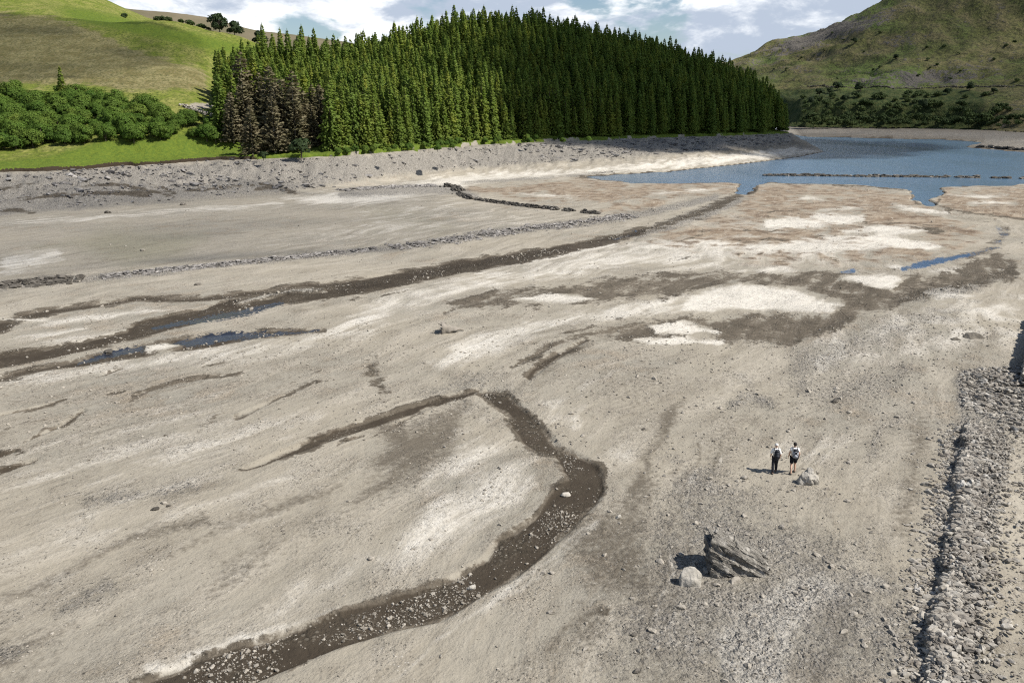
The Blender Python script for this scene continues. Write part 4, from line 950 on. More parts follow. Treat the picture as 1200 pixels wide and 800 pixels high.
# ---- ruined walls
def wall_stones():
    r = np.random.default_rng(31); Xs, Ys, Zs, Ss = [], [], [], []
    P = np.array(WALL); seg = np.hypot(*np.diff(P, axis=0).T); cum = np.r_[0, np.cumsum(seg)]; L = cum[-1]
    for k in range(19000):
        s = r.random()*L; i = min(np.searchsorted(cum, s)-1, len(seg)-1); i = max(i, 0); a = P[i]; d = (P[i+1]-a)/seg[i]; nrm = np.array([d[1], -d[0]])
        gap = fbm(np.array(s/1.6), np.array(0.), 301, 2) < .33
        u_ = r.random(); w = abs(r.normal())*.75-.05 if u_ < .62 else (r.exponential(1.25) if u_ < .86 else -abs(r.normal())*.6)
        if gap and -.3 < w < .6 and r.random() < .7: continue
        if w > 4.6: continue
        q = a + d*(s-cum[i]) + nrm*w; Xs.append(q[0]); Ys.append(q[1]); Ss.append(np.clip(.070*math.exp(r.normal()*.52), .035, .25)*(1 if w < 2 else .85)); Zs.append(r.random()*.12*(w > 0))
    X, Y, S = np.array(Xs), np.array(Ys), np.array(Ss); Z = bed_z(X, Y)+S*.22+np.array(Zs)
    # coursed face
    for lay in range(2):
        s = 0
        while s < L:
            s += r.uniform(.2, .42); i = max(min(np.searchsorted(cum, s)-1, len(seg)-1), 0); a = P[i]; d = (P[i+1]-a)/seg[i]; nrm = np.array([d[1], -d[0]])
            if fbm(np.array(s/1.6), np.array(0.), 301, 2) < .33+.07*lay: continue
            q = a+d*(min(s, L)-cum[i])+nrm*(.12+.07*r.random()+.05*lay); X = np.r_[X, q[0]]; Y = np.r_[Y, q[1]]; S = np.r_[S, r.uniform(.13, .21)]; Z = np.r_[Z, .12+lay*.2]
    o = pile('stone_wall', X, Y, Z, S, M['rubble'], HI[:5]+LO, 32, .55, aligned=-.55, stretch=(1.15, .9, 1.1), spread=.7)
    tag(o, 'long collapsed dry stone wall running up the right side with a dark shaded edge', 'wall')
wall_stones()
def rubble(name, poly, n, size, label, cat, seed, mat='rubble', hump=.3, y_rng=None):
    Pw = np.array(W(poly)); r = np.random.default_rng(seed); x0, y0 = Pw.min(0); x1, y1 = Pw.max(0)
    X = r.uniform(x0, x1, n*6); Y = r.uniform(y0, y1, n*6); d = sdf(X, Y, Pw); w = np.max(d)
    k = (d > 0) & (r.random(len(X)) < .35+.65*clump(X, Y, 2.2, seed)); X, Y, d = X[k][:n], Y[k][:n], d[k][:n]
    S = np.clip(size*np.exp(r.normal(size=len(X))*.42), size*.4, size*2.6); Z = bed_z(X, Y)+S*.2+hump*np.minimum(d/w, .6)*r.random(len(X))
    o = pile(name, X, Y, Z, S, M[mat], HI[:4]+LO, seed+1, .5, aligned=-.5, stretch=(1.2, .9, 1.0), spread=.6); tag(o, label, cat, kind='stuff'); return o
rubble('rubble_heap', [(1122,437),(1150,430),(1200,428),(1320,425),(1330,500),(1200,478),(1165,490),(1128,476)], 2600, .13, 'spread heap of grey rubble at the right edge above the collapsed wall', 'rubble', 41, hump=.7)
rubble('rubble_heap', [(1165,488),(1200,476),(1330,500),(1330,560),(1200,512),(1170,505)], 500, .14, 'thin tail of rubble below the big rubble heap at the right edge', 'rubble', 43)

def line_wall(name, pts, z0, n, size, label, seed, mat='rubble', spread=.6, height=.5, hz=None):
    P = np.array(W(pts)); r = np.random.default_rng(seed); seg = np.hypot(*np.diff(P, axis=0).T); cum = np.r_[0, np.cumsum(seg)]
    s = r.random(n)*cum[-1]; i = np.clip(np.searchsorted(cum, s)-1, 0, len(seg)-1); d = (P[i+1]-P[i])/seg[i][:,None]; w = r.normal(size=n)*spread
    k = fbm(s/ (9*size), 0*s, seed, 3) > .36; q = P[i]+d*(s-cum[i])[:,None]+np.stack([d[:,1], -d[:,0]], 1)*w[:,None]; q, w = q[k], w[k]
    S = np.clip(size*np.exp(r.normal(size=len(q))*.4), size*.4, size*2.4); zb = bed_z(q[:,0], q[:,1]) if hz is None else np.full(len(q), hz)
    Z = zb + S*.2 + height*np.exp(-(w/spread)**2)*r.random(len(q)); ang = float(np.arctan2(P[-1,1]-P[0,1], P[-1,0]-P[0,0]))
    o = pile(name, q[:,0], q[:,1], Z, S, M[mat], LO, seed+1, .3, aligned=ang, stretch=(1.4, .85, .8)); tag(o, label, 'wall'); return o
line_wall('stone_wall', [(538,227),(552,233),(575,236),(600,239.5),(630,243.5),(660,246.5),(690,250),(702,250.5)], 0, 1300, .31, 'dark broken line of wall stones crossing the pale silt below the plantation', 51, 'darkst', .5, .5)
line_wall('stone_wall', [(525,218),(533,221),(541,224.5)], 0, 160, .6, 'short dark heap of wall stones where the broken wall line begins', 53, 'darkst', .9, .6)
line_wall('stone_wall', [(-160,345),(0,336),(60,330),(85,328),(105,327)], 0, 2400, .19, 'dark low bank of wall stones at the left edge above the stream', 55, 'darkst', .9, .5)
line_wall('stone_wall', [(118,326),(150,321.5),(200,317),(250,312),(300,306),(350,301),(400,296),(440,291.5)], 0, 2400, .15, 'thin line of tumbled wall stones continuing right from the dark left bank', 57, 'scree', .6, .35)
line_wall('stone_wall', [(452,290),(500,286),(540,280),(575,275),(620,268.5),(660,264),(700,259),(735,253)], 0, 2600, .19, 'grey band of wall stones nearest the stream in the middle distance', 59, 'scree', 1.5, .3)
line_wall('causeway_wall', [(893,204.6),(940,204.8),(1000,205.6),(1060,206.2),(1120,206.8),(1200,208.2),(1290,209.5)], 0, 1100, .46, 'straight drowned wall just breaking the water surface across the lake', 61, 'darkst', .5, .55, hz=-.45)
line_wall('stone_wall', [(1145,172.5),(1165,173.8),(1185,175.5),(1200,176.5),(1240,180)], 0, 160, 1.0, 'dark row of stones along the spit at the right shore', 63, 'darkst', .7, .8)
line_wall('stone_wall', [(395,224),(430,221),(470,219),(510,217.5)], 0, 900, .3, 'pale grey strip of tumbled stones on the beach left of the broken wall line', 65, 'scree', 1.6, .3)

def dry_wall(label):           # the standing stub at the right edge
    r = np.random.default_rng(71); a = np.array(at(1194, 452)[:2]); b = np.array(at(1211, 372)[:2]); d = b-a; L = np.hypot(*d); d /= L; nrm = np.array([d[1], -d[0]])
    X, Y, Z, S = [], [], [], []
    for lay in range(7):
        for side in (0, 1):
            s = 0
            while s < L:
                s += r.uniform(.3, .6)
                if lay > 4 and fbm(np.array(s/2.), np.array(0.), 303, 2) < .5: continue
                q = a+d*s+nrm*(side*.55+.1*r.random()+(.04*lay if side == 0 else -.04*lay)); X.append(q[0]); Y.append(q[1]); Z.append(.12+.2*lay); S.append(r.uniform(.2, .32))
    for k in range(260):
        s = r.random()*L; q = a+d*s+nrm*(.5+abs(r.normal())*1.0); X.append(q[0]); Y.append(q[1]); Z.append(.1); S.append(r.uniform(.1, .3))
    o = pile('stone_wall', np.array(X), np.array(Y), np.array(Z), np.array(S), M['rubble'], HI[:6], 72, .15, aligned=float(np.arctan2(d[1], d[0])), stretch=(1.3, .85, .7)); tag(o, label, 'wall')
dry_wall('standing stub of dry stone wall at the right frame edge throwing a black shadow')
# grey wall on the turf left of the brown conifers
def turf_wall():
    r = np.random.default_rng(75); X = []; Y = []; Z = []
    for k in range(240):
        f = r.random(); x, y, z = atY(214+44*f, 121+9*f*f, 268-8*f); X.append(x+r.normal()*.5); Y.append(y+r.normal()*.5); Z.append(float(hills_z(x, y))+r.random()*.8)
    o = pile('stone_wall', np.array(X), np.array(Y), np.array(Z), r.uniform(.3, .7, 240), M['rubble'], LO, 76, .3); tag(o, 'pale grey stone wall on the grass between the thicket and the brown conifers', 'wall')
turf_wall()
def fell_wall():
    r = np.random.default_rng(77); pts = [q for q in (on_mountain(x, 104.5-.02*abs(x-1060)) for x in range(938, 1216, 9)) if q]
    P = np.array(pts); f = np.sort(r.random(900))*(len(P)-1); X = np.interp(f, np.arange(len(P)), P[:,0])+r.normal(size=900)*.3; Y = np.interp(f, np.arange(len(P)), P[:,1])+r.normal(size=900)*.3
    o = pile('stone_wall', X, Y, mount_z(X, Y)+r.random(900)*1.0, r.uniform(.5, .95, 900), M['darkst'], LO, 78, .3); tag(o, 'long thin field wall crossing the far fell side above the scrub', 'wall')
fell_wall()

# ================================================================== boulders
from mathutils import noise as mn
def hull_rock(name, pts, cuts, amp, freq, loc, rz, mat, label, cat='boulder', strata=None, seed=0, soft=2):
    bm = bmesh.new()
    for p in pts: bm.verts.new(p)
    r = bmesh.ops.convex_hull(bm, input=bm.verts); bmesh.ops.delete(bm, geom=[g for g in r['geom_unused'] if isinstance(g, bmesh.types.BMVert)], context='VERTS')
    for _ in range(cuts):
        bmesh.ops.triangulate(bm, faces=bm.faces[:]); bmesh.ops.subdivide_edges(bm, edges=bm.edges[:], cuts=1, use_grid_fill=True)
    for _ in range(soft): bmesh.ops.smooth_vert(bm, verts=bm.verts[:], factor=.35, use_axis_x=True, use_axis_y=True, use_axis_z=True)
    bm.normal_update(); off = Vector((seed*3.1, seed*1.7, 0)); mv = {}
    for v in bm.verts:
        c = v.co; d = mn.fractal(c*freq+off, 1.0, 2.0, 5)*amp + (mn.cell(c*freq*1.6+off)-.5)*amp*.5
        if strata is not None:
            n = Vector(strata[0]).normalized(); h = c.dot(n)*strata[1] + mn.noise(c*1.3+off)*.8
            g = abs((h % 1.0)-.5)*2; d -= strata[2]*max(0, 1-g*3.2)*(.5+.9*abs(mn.noise(c*.9-off))) ; d += strata[2]*.5*mn.noise(Vector((h*2.0, c.x*.4, 3)))
        mv[v] = v.normal*d
    for v, d in mv.items(): v.co += d
    me = bpy.data.meshes.new(name); bm.to_mesh(me); bm.free(); me.materials.append(M[mat]); ob = bpy.data.objects.new(name, me); COL.objects.link(ob)
    ob.location = loc; ob.rotation_euler = (0, 0, rz); return tag(ob, label, cat)
def ground(px_, py_):
    x, y, _ = at(px_, py_); return x, y, float(bed_z(x, y))
def slab_boulder(g):
    r = random.Random(4); bm = bmesh.new(); top = lambda x: 1.95-(x+1.1)*.60
    spec = [(0, -1.12, 1.62, -.24, .75), (.36, -1.22, 1.62, -.40, .85), (.72, -1.26, 1.40, -.48, .90), (1.10, -1.22, .85, -.46, .80), (1.5, -1.24, .30, -.56, .70)]
    for k, (dz, xl, xr, yf, yb) in enumerate(spec):
        th = .62; pts = []
        n_ = 5
        for i in range(n_+1):
            x = xl+(xr-xl)*i/n_+(r.random()-.5)*.16; zt = top(max(x, -.75 if k == 0 else x))-dz+(r.random()-.5)*.10; zt = min(zt, 2.02-dz*.9)
            for y in (yf+(r.random()-.5)*.20, yb+(r.random()-.5)*.3):
                pts.append((x, y, max(zt, -.1))); pts.append((x+(r.random()-.5)*.1, y+(.10 if y < 0 else -.1), max(zt-th, -.25)))
        vs = [bm.verts.new(p) for p in pts]; h = bmesh.ops.convex_hull(bm, input=vs)
        bmesh.ops.delete(bm, geom=[q for q in h['geom_unused'] if isinstance(q, bmesh.types.BMVert)], context='VERTS')
    core = [(-1.20,-.36,-.2),(-1.22,-.34,1.70),(-1.10,.1,1.86),(-.55,-.10,1.55),(-.7,-.42,.9),(.3,-.30,1.0),(1.2,-.36,.42),(1.45,-.3,.1),(1.2,-.5,-.2),(-.6,-.55,-.2),(1.3,.6,-.2),(1.3,.5,.3),(-.9,.85,-.2),(-.8,.7,1.7),(0,.6,1.2)]
    vs = [bm.verts.new(p) for p in core]; h = bmesh.ops.convex_hull(bm, input=vs); bmesh.ops.delete(bm, geom=[q for q in h['geom_unused'] if isinstance(q, bmesh.types.BMVert)], context='VERTS')
    me = bpy.data.meshes.new('boulder'); bm.to_mesh(me); bm.free(); ob = bpy.data.objects.new('boulder', me); COL.objects.link(ob)
    md = ob.modifiers.new('r', 'REMESH'); md.mode = 'VOXEL'; md.voxel_size = .035
    nm = bpy.data.meshes.new_from_object(ob.evaluated_get(bpy.context.evaluated_depsgraph_get())); ob.modifiers.clear(); ob.data = nm; nm.materials.clear(); nm.materials.append(M['boulder'])
    nrm = [v.normal.copy() for v in nm.vertices]
    for v, n in zip(nm.vertices, nrm):
        c = v.co; d = mn.fractal(c*1.7, .9, 2.0, 6)*.11 + (mn.cell(Vector((c.x*1.3+c.z*.8, c.y*1.6, c.z*3.2+c.x*1.9)))-.5)*.08 - .09*max(0, 1-abs(mn.noise(Vector((c.x*.9+c.z*1.4, c.y*1.2, 7.0))))*9)
        v.co = c+n*d
    for p_ in nm.polygons: p_.use_smooth = False
    ob.location = g; ob.rotation_euler = (0, 0, R(-3)); tag(ob, 'big dark banded wedge shaped boulder casting a black shadow on the gravel', 'boulder')
g = ground(862, 668)
slab_boulder(g)
g = ground(808, 682)
hull_rock('boulder', [(-.5,-.25,-.1),(.42,-.4,-.1),(.6,.2,-.1),(-.35,.4,-.1),(-.50,-.1,.40),(-.26,.2,.74),(.15,.1,.80),(.52,-.05,.50),(.1,-.38,.32),(.55,.1,.2)], 4, .05, 1.8, g, .1, 'paler', 'smooth pale rounded rock in front of the big banded boulder', seed=2, soft=14)
g = ground(861, 680)
hull_rock('boulder', [(-.28,-.18,-.05),(.3,-.2,-.05),(.3,.2,-.05),(-.25,.22,-.05),(0,0,.28),(-.2,0,.2),(.22,0,.2)], 3, .04, 2.2, g, .4, 'loose', 'small flat pale stone at the foot of the big banded boulder', 'stone', seed=3)
g = ground(947, 565)
hull_rock('boulder', [(-.62,-.3,-.1),(-.6,.3,-.1),(.55,-.35,-.1),(.6,.3,-.1),(-.5,-.1,.5),(-.25,.1,.72),(.05,.05,.92),(.2,-.1,.85),(.5,0,.35),(-.1,-.4,.35),(.35,-.38,.25)], 4, .07, 1.9, g, .05, 'paler', 'pointed pale rock with a dark broken side, next to the two walkers', strata=((.8,.1,.2), 1.8, .07), seed=4)
g = ground(968, 573)
hull_rock('boulder', [(-.22,-.15,-.05),(.22,-.15,-.05),(.22,.15,-.05),(-.22,.15,-.05),(0,0,.17),(.1,.05,.16)], 3, .03, 2.5, g, .3, 'loose', 'small stone lying just right of the pointed pale rock', 'stone', seed=5)
g = ground(1140, 395)
hull_rock('boulder', [(-1.05,-.1,-.05),(-.6,-.7,-.05),(.6,-.75,-.05),(1.1,-.2,-.05),(.7,.75,-.05),(-.7,.7,-.05),(-.55,-.35,.3),(.5,-.35,.36),(.4,.35,.34),(-.4,.35,.3)], 4, .07, 1.2, g, 0, 'flatrock', 'low dark flat slab of rock on the pale gravel near the right edge', seed=6)
g = ground(1119, 398)
hull_rock('boulder', [(-.5,-.3,-.05),(.5,-.35,-.05),(.45,.35,-.05),(-.45,.3,-.05),(0,0,.22),(.2,.1,.22)], 3, .05, 1.6, g, 0, 'flatrock', 'smaller dark stone left of the low flat slab', 'stone', seed=7)
for (x_, y_, s, mat, lab) in [(663, 577, .34, 'paler', 'long pale stone lying in the bend of the dark stream bed'), (552, 686, .27, 'paler', 'pale block of stone in the middle of the lower dark stream bed'), (1081, 722, .36, 'paler', 'pointed white stone standing at the dark left edge of the collapsed wall'), (1118, 742, .42, 'paler', 'large rounded pale stone bedded in the collapsed wall'), (1168, 756, .3, 'darkst', 'dark stone on the bare strip right of the collapsed wall'), (747, 786, .22, 'darkst', 'small dark rounded stone at the bottom beside the wheel rut'), (742, 744, .2, 'darkst', 'dark little stone above the bottom dark rounded one'), (182, 596, .26, 'darkst', 'dark brown lump of wood or stone on the left silt'), (198, 592, .16, 'darkst', 'smaller dark lump right beside the dark brown one on the left silt'), (725, 605, .22, 'paler', 'pale flat stone just right of the stream bend'), (754, 503, .2, 'darkst', 'single dark stone on the grey silt above the stream bend'), (978, 470, .45, 'darkst', 'dark stone at the lower end of the pale gravel patch'), (126, 411, .5, 'darkst', 'black lump stranded beside the left pool'), (232, 334, .5, 'darkst', 'dark driftwood lump between the wall line and the stream'), (127, 250, .9, 'darkst', 'dark flat rock alone on the beach below the thicket'), (215, 240, .9, 'darkst', 'dark flat rock on the beach below the brown conifers'), (427, 209, .8, 'darkst', 'dark rock at the foot of the bank below the spruces')]:
    g = ground(x_, y_); k = HI[int(rng.integers(10))][0]
    hull_rock('stone', [tuple(v*s*1.15) for v in k[::3]], 2, s*.08, 2.0/s*.5, (g[0], g[1], g[2]+s*.2), rng.uniform(-.3, .3), mat, lab, 'stone', seed=int(rng.integers(50)))

# tree stump washed up on the silt
def stump():
    gx_, gy_, gz_ = ground(527, 390); root = empty('tree_stump', (gx_, gy_, gz_), 0); r = random.Random(5)
    tag(root, 'bleached tree stump lying on its side on the pale silt in the middle', 'stump')
    V = []; F = []; n = 14
    for i in range(9):
        f = i/8; rad = .66*(1-f)**1.5+.26; rad *= 1+.16*math.sin(i*2.1)
        for k in range(n):
            a = 6.2832*k/n; rr = rad*(.85+.20*math.sin(3*a+i*.5)+.22*r.random()); V.append((-.65+1.35*f, -.1+rr*math.cos(a)*.8+.1*f, .38-.1*f+rr*math.sin(a)*.72))
    for i in range(8):
        for k in range(n): F.append((i*n+k, i*n+(k+1) % n, (i+1)*n+(k+1) % n, (i+1)*n+k))
    make_mesh('trunk', V, np.array(F), M['dead'], True, root)
    V2 = [(-.60, -.1+.5*math.cos(6.2832*k/n)*.8, .38+.5*math.sin(6.2832*k/n)*.72) for k in range(n)]+[(-.2, -.1, .38)]
    make_mesh('hollow', V2, np.array([(k, (k+1) % n, n) for k in range(n)]), M['bark'], True, root)
    for q in range(7):
        a = 6.2832*q/7+r.random()*.5; e_ = (-.8-.2*r.random(), -.1+math.cos(a)*(.65+.3*r.random()), max(.05, .38+math.sin(a)*(.5+.2*r.random())))
        v, f = trunk_geo(.01, .01, .01, limbs=[((-.6, -.1+math.cos(a)*.45, .38+math.sin(a)*.4), e_, .15)]); make_mesh('root', v, f, M['dead'], True, root)
    for (p0, p1) in [((.5, 0, .25), (1.3, .5, .06))]:
        v, f = trunk_geo(.01, .01, .01, limbs=[(p0, p1, .16)]); make_mesh('branch', v, f, M['dead'], True, root)
stump()

# ================================================================== people
SKIN = plain('skin', (.55, .36, .26), .6, 20, .08); HAIR = plain('dark hair', (.018, .014, .011), .6, 60, .4); PALEHAT = plain('pale cap cloth', (.62, .60, .56), .9, 60, .1)
WHITE = plain('white shirt cotton', (.78, .77, .74), .9, 60, .05); BLACK = plain('black cloth', (.014, .014, .017), .9, 60, .3); NAVY = plain('dark trousers cloth', (.022, .021, .024), .9, 60, .3)
GREY = plain('light grey pack nylon', (.33, .34, .37), .7, 60, .1); DPACK = plain('dark pack nylon', (.02, .022, .028), .7, 60, .2); SHOE = plain('dark shoe leather', (.03, .027, .025), .7, 60, .3)

def skin_obj(name, J, E, mat, parent, root=0, sub=2):
    keys = list(J); me = bpy.data.meshes.new(name); me.from_pydata([J[k][0] for k in keys], [(keys.index(a), keys.index(b)) for a, b in E], [])
    ob = bpy.data.objects.new(name, me); COL.objects.link(ob); md = ob.modifiers.new('s', 'SKIN'); md.use_smooth_shade = True
    for i, k in enumerate(keys):
        rr = J[k][1]; me.skin_vertices[0].data[i].radius = rr if isinstance(rr, tuple) else (rr, rr); me.skin_vertices[0].data[i].use_root = (i == root)
    ss = ob.modifiers.new('u', 'SUBSURF'); ss.levels = ss.render_levels = sub
    dg = bpy.context.evaluated_depsgraph_get(); nm = bpy.data.meshes.new_from_object(ob.evaluated_get(dg)); ob.modifiers.clear(); ob.data = nm
    nm.materials.clear(); nm.materials.append(mat)
    for p in nm.polygons: p.use_smooth = True
    ob.parent = parent; return ob

def figure(loc, rz, s, lf, rf, label, hat, shorts):
    root = empty('person', loc, rz); root.scale = (s, s, s); tag(root, label, 'person')
    J = dict(pel=((0,0,.96), (.15,.11)), sp=((0,.005,1.12), (.135,.10)), ch=((0,.0,1.32), (.16,.115)), nb=((0,-.01,1.47), (.075,.07)), nk=((0,0,1.54), .052), jaw=((0,.03,1.60), (.066,.075)), hd=((0,.015,1.68), (.078,.095)), tp=((0,.005,1.755), (.06,.075)), nose=((0,.125,1.655), .014))
    E = [('pel','sp'),('sp','ch'),('ch','nb'),('nb','nk'),('nk','jaw'),('jaw','hd'),('hd','tp'),('jaw','nose')]
    for sd, foot in ((-1, lf), (1, rf)):
        k = 'l' if sd < 0 else 'r'; fx, fy = foot
        J.update({'sh'+k: ((sd*.175,-.01,1.42), .072), 'el'+k: ((sd*.255,-.05-.15*fy,1.16), .045), 'wr'+k: ((sd*.245,.07-.45*fy,.94), .030), 'hn'+k: ((sd*.240,.10-.5*fy,.865), (.034,.020)),
                  'hp'+k: ((sd*.095,0,.90), .092), 'kn'+k: ((fx*.9,fy*.55+.04,.50), .062), 'cf'+k: ((fx*.97,fy*.8-.015,.33), .058), 'an'+k: ((fx,fy-.03,.085), .040), 'he'+k: ((fx,fy-.05,.035), .038), 'to'+k: ((fx*1.1,fy+.15,.028), (.045,.026)), 'ear'+k: ((sd*.088,.0,1.665), .018)})
        E += [('ch','sh'+k),('sh'+k,'el'+k),('el'+k,'wr'+k),('wr'+k,'hn'+k),('pel','hp'+k),('hp'+k,'kn'+k),('kn'+k,'cf'+k),('cf'+k,'an'+k),('an'+k,'he'+k),('an'+k,'to'+k),('hd','ear'+k)]
    body = skin_obj('body', J, E, SKIN, root)
    # fingers: five curled chains per hand merged into the body mesh
    bm = bmesh.new(); bm.from_mesh(body.data)
    for k, sd in (('l', -1), ('r', 1)):
        h = Vector(J['hn'+k][0])
        for q in range(5):
            if q == 0: pts = [h+Vector((-sd*.01,.028,.02)), h+Vector((-sd*.02,.055,-.01)), h+Vector((-sd*.025,.060,-.04))]
            else:
                y = .030-.019*(q-1); ln = (.075,.085,.078,.060)[q-1]; pts = [h+Vector((0,y,-.02)), h+Vector((-sd*.004,y,-.02-ln*.5)), h+Vector((-sd*.018,y+.004,-.02-ln))]
            F_ = trunk_geo(.001, .001, .001, limbs=[(tuple(pts[0]), tuple(pts[1]), .010), (tuple(pts[1]), tuple(pts[2]), .009)], n=6)
            me = bpy.data.meshes.new('f'); me.from_pydata([tuple(v) for v in F_[0]], [], [tuple(int(a) for a in f) for f in F_[1]]); bm.from_mesh(me); bpy.data.meshes.remove(me)
    bm.to_mesh(body.data); bm.free()
    g = .022
    def sub(names, edges, mat, nm, grow=g, rt=0, over={}):
        JJ = {}
        for n_ in names:
            p, rr = J[n_]; rr = rr if isinstance(rr, tuple) else (rr, rr); JJ[n_] = (over.get(n_, p), (rr[0]+grow, rr[1]+grow))
        return skin_obj(nm, JJ, edges, mat, root, rt)
    mid = lambda a, b, f: tuple(Vector(J[a][0]).lerp(Vector(J[b][0]), f))
    sub(['pel','sp','ch','nb','shl','ell','shr','elr'], [('pel','sp'),('sp','ch'),('ch','nb'),('ch','shl'),('shl','ell'),('ch','shr'),('shr','elr')], WHITE, 'shirt', .024, 0, {'ell': mid('shl','ell',1.0 if not shorts else .6), 'elr': mid('shr','elr',1.0 if not shorts else .6), 'nb': (0,-.01,1.455)})
    if shorts:
        sub(['pel','hpl','knl','hpr','knr'], [('pel','hpl'),('hpl','knl'),('pel','hpr'),('hpr','knr')], BLACK, 'shorts', .038, 0, {'knl': mid('hpl','knl',.86), 'knr': mid('hpr','knr',.86), 'pel': (0,0,.97)})
    else:
        sub(['pel','hpl','knl','cfl','anl','hpr','knr','cfr','anr'], [('pel','hpl'),('hpl','knl'),('knl','cfl'),('cfl','anl'),('pel','hpr'),('hpr','knr'),('knr','cfr'),('cfr','anr')], NAVY, 'trousers', .026, 0)
    for k in 'lr': sub(['an'+k,'he'+k,'to'+k], [('an'+k,'he'+k),('an'+k,'to'+k)], SHOE, 'shoe', .016, 0)
    # hair or cap shell
    bm = bmesh.new(); bmesh.ops.create_icosphere(bm, subdivisions=3, radius=1)
    for v in bm.verts:
        c = v.co.copy(); v.co = Vector((c.x*.100, .005+c.y*.122, 1.70+c.z*.105))
    bmesh.ops.delete(bm, geom=[v for v in bm.verts if (v.co.z < (1.675 if hat else 1.60)) or (v.co.y > .085 and v.co.z < 1.735)], context='VERTS')
    me = bpy.data.meshes.new('hair'); bm.to_mesh(me); bm.free(); me.materials.append(PALEHAT if hat else HAIR); o = bpy.data.objects.new('cap' if hat else 'hair', me); COL.objects.link(o); o.parent = root
    for p_ in me.polygons: p_.use_smooth = True
    if hat:
        v = [(math.sin(a)*.085, .095+math.cos(a)*.10, 1.715-.02*abs(math.sin(a))) for a in np.linspace(-1.4, 1.4, 9)]+[(math.sin(a)*.095, .085, 1.725) for a in np.linspace(-1.4, 1.4, 9)]
        make_mesh('cap_peak', v, np.array([(i, i+1, i+10, i+9) for i in range(8)]), PALEHAT, True, o)
    return root

def backpack(loc, rz, s, mat, label, cross):
    root = empty('backpack', loc, rz); root.scale = (s, s, s); tag(root, label, 'backpack')
    def box(nm, c, d, m, bev, parent=root):
        bm = bmesh.new(); bmesh.ops.create_cube(bm, size=1)
        for v in bm.verts: v.co = Vector((v.co.x*d[0]*(.82 if v.co.z > 0 else 1), v.co.y*d[1], v.co.z*d[2]))+Vector(c)
        bmesh.ops.bevel(bm, geom=bm.edges[:], offset=bev, segments=3, affect='EDGES'); me = bpy.data.meshes.new(nm); bm.to_mesh(me); bm.free(); me.materials.append(m)
        o = bpy.data.objects.new(nm, me); COL.objects.link(o); o.parent = parent
        for p_ in me.polygons: p_.use_smooth = True
        return o
    box('pack_body', (0,-.235,1.22), (.33,.19,.44), mat, .06); box('pack_pocket', (0,-.345,1.13), (.24,.07,.20), mat if cross else DPACK, .03); box('pack_lid', (0,-.225,1.44), (.27,.20,.09), DPACK, .035)
    for sd in (-1, 1):
        v, f = trunk_geo(.001, .001, .001, limbs=[((sd*.11,-.14,1.40), (sd*.12,-.02,1.525), .024), ((sd*.12,-.02,1.525), (sd*.12,.15,1.36), .024), ((sd*.12,.15,1.36), (sd*.15,-.10,1.06), .022)], n=6)
        make_mesh('strap', v, f, DPACK, True, root)
        if cross:
            v, f = trunk_geo(.001, .001, .001, limbs=[((sd*.14,-.335,1.43), (-sd*.15,-.350,1.12), .030)], n=6); make_mesh('cross_strap', v, f, BLACK, True, root)
    return root

x, y, z = at(907.2, 552.6); z = float(bed_z(x, y))
figure((x, y, z), R(-10), .98, (-.13,-.24), (.10,.14), 'left walker in white top, dark trousers and pale cap seen from behind', True, False)
backpack((x, y, z), R(-2), .98, DPACK, 'dark backpack on the back of the left walker', False)
x, y, z = at(928.6, 553.6); z = float(bed_z(x, y))
figure((x, y, z), R(-6), 1.03, (-.14,-.20), (.13,.14), 'right walker with dark hair, white t-shirt and black shorts seen from behind', False, True)
backpack((x, y, z), R(-6), 1.03, GREY, 'light grey backpack with black crossed straps on the right walker', True)

# ================================================================== sun, sky, clouds
AZ = math.atan2(.94, -.34); EL = R(50)
SUN = Vector((math.sin(AZ)*math.cos(EL), math.cos(AZ)*math.cos(EL), math.sin(EL)))
sd_ = bpy.data.lights.new('sun', 'SUN'); sd_.energy = 5.0; sd_.angle = R(.53); sd_.color = (1.0, .955, .89)
so = bpy.data.objects.new('sun', sd_); COL.objects.link(so); so.rotation_euler = SUN.to_track_quat('Z', 'Y').to_euler(); so.location = (100, -50, 200)

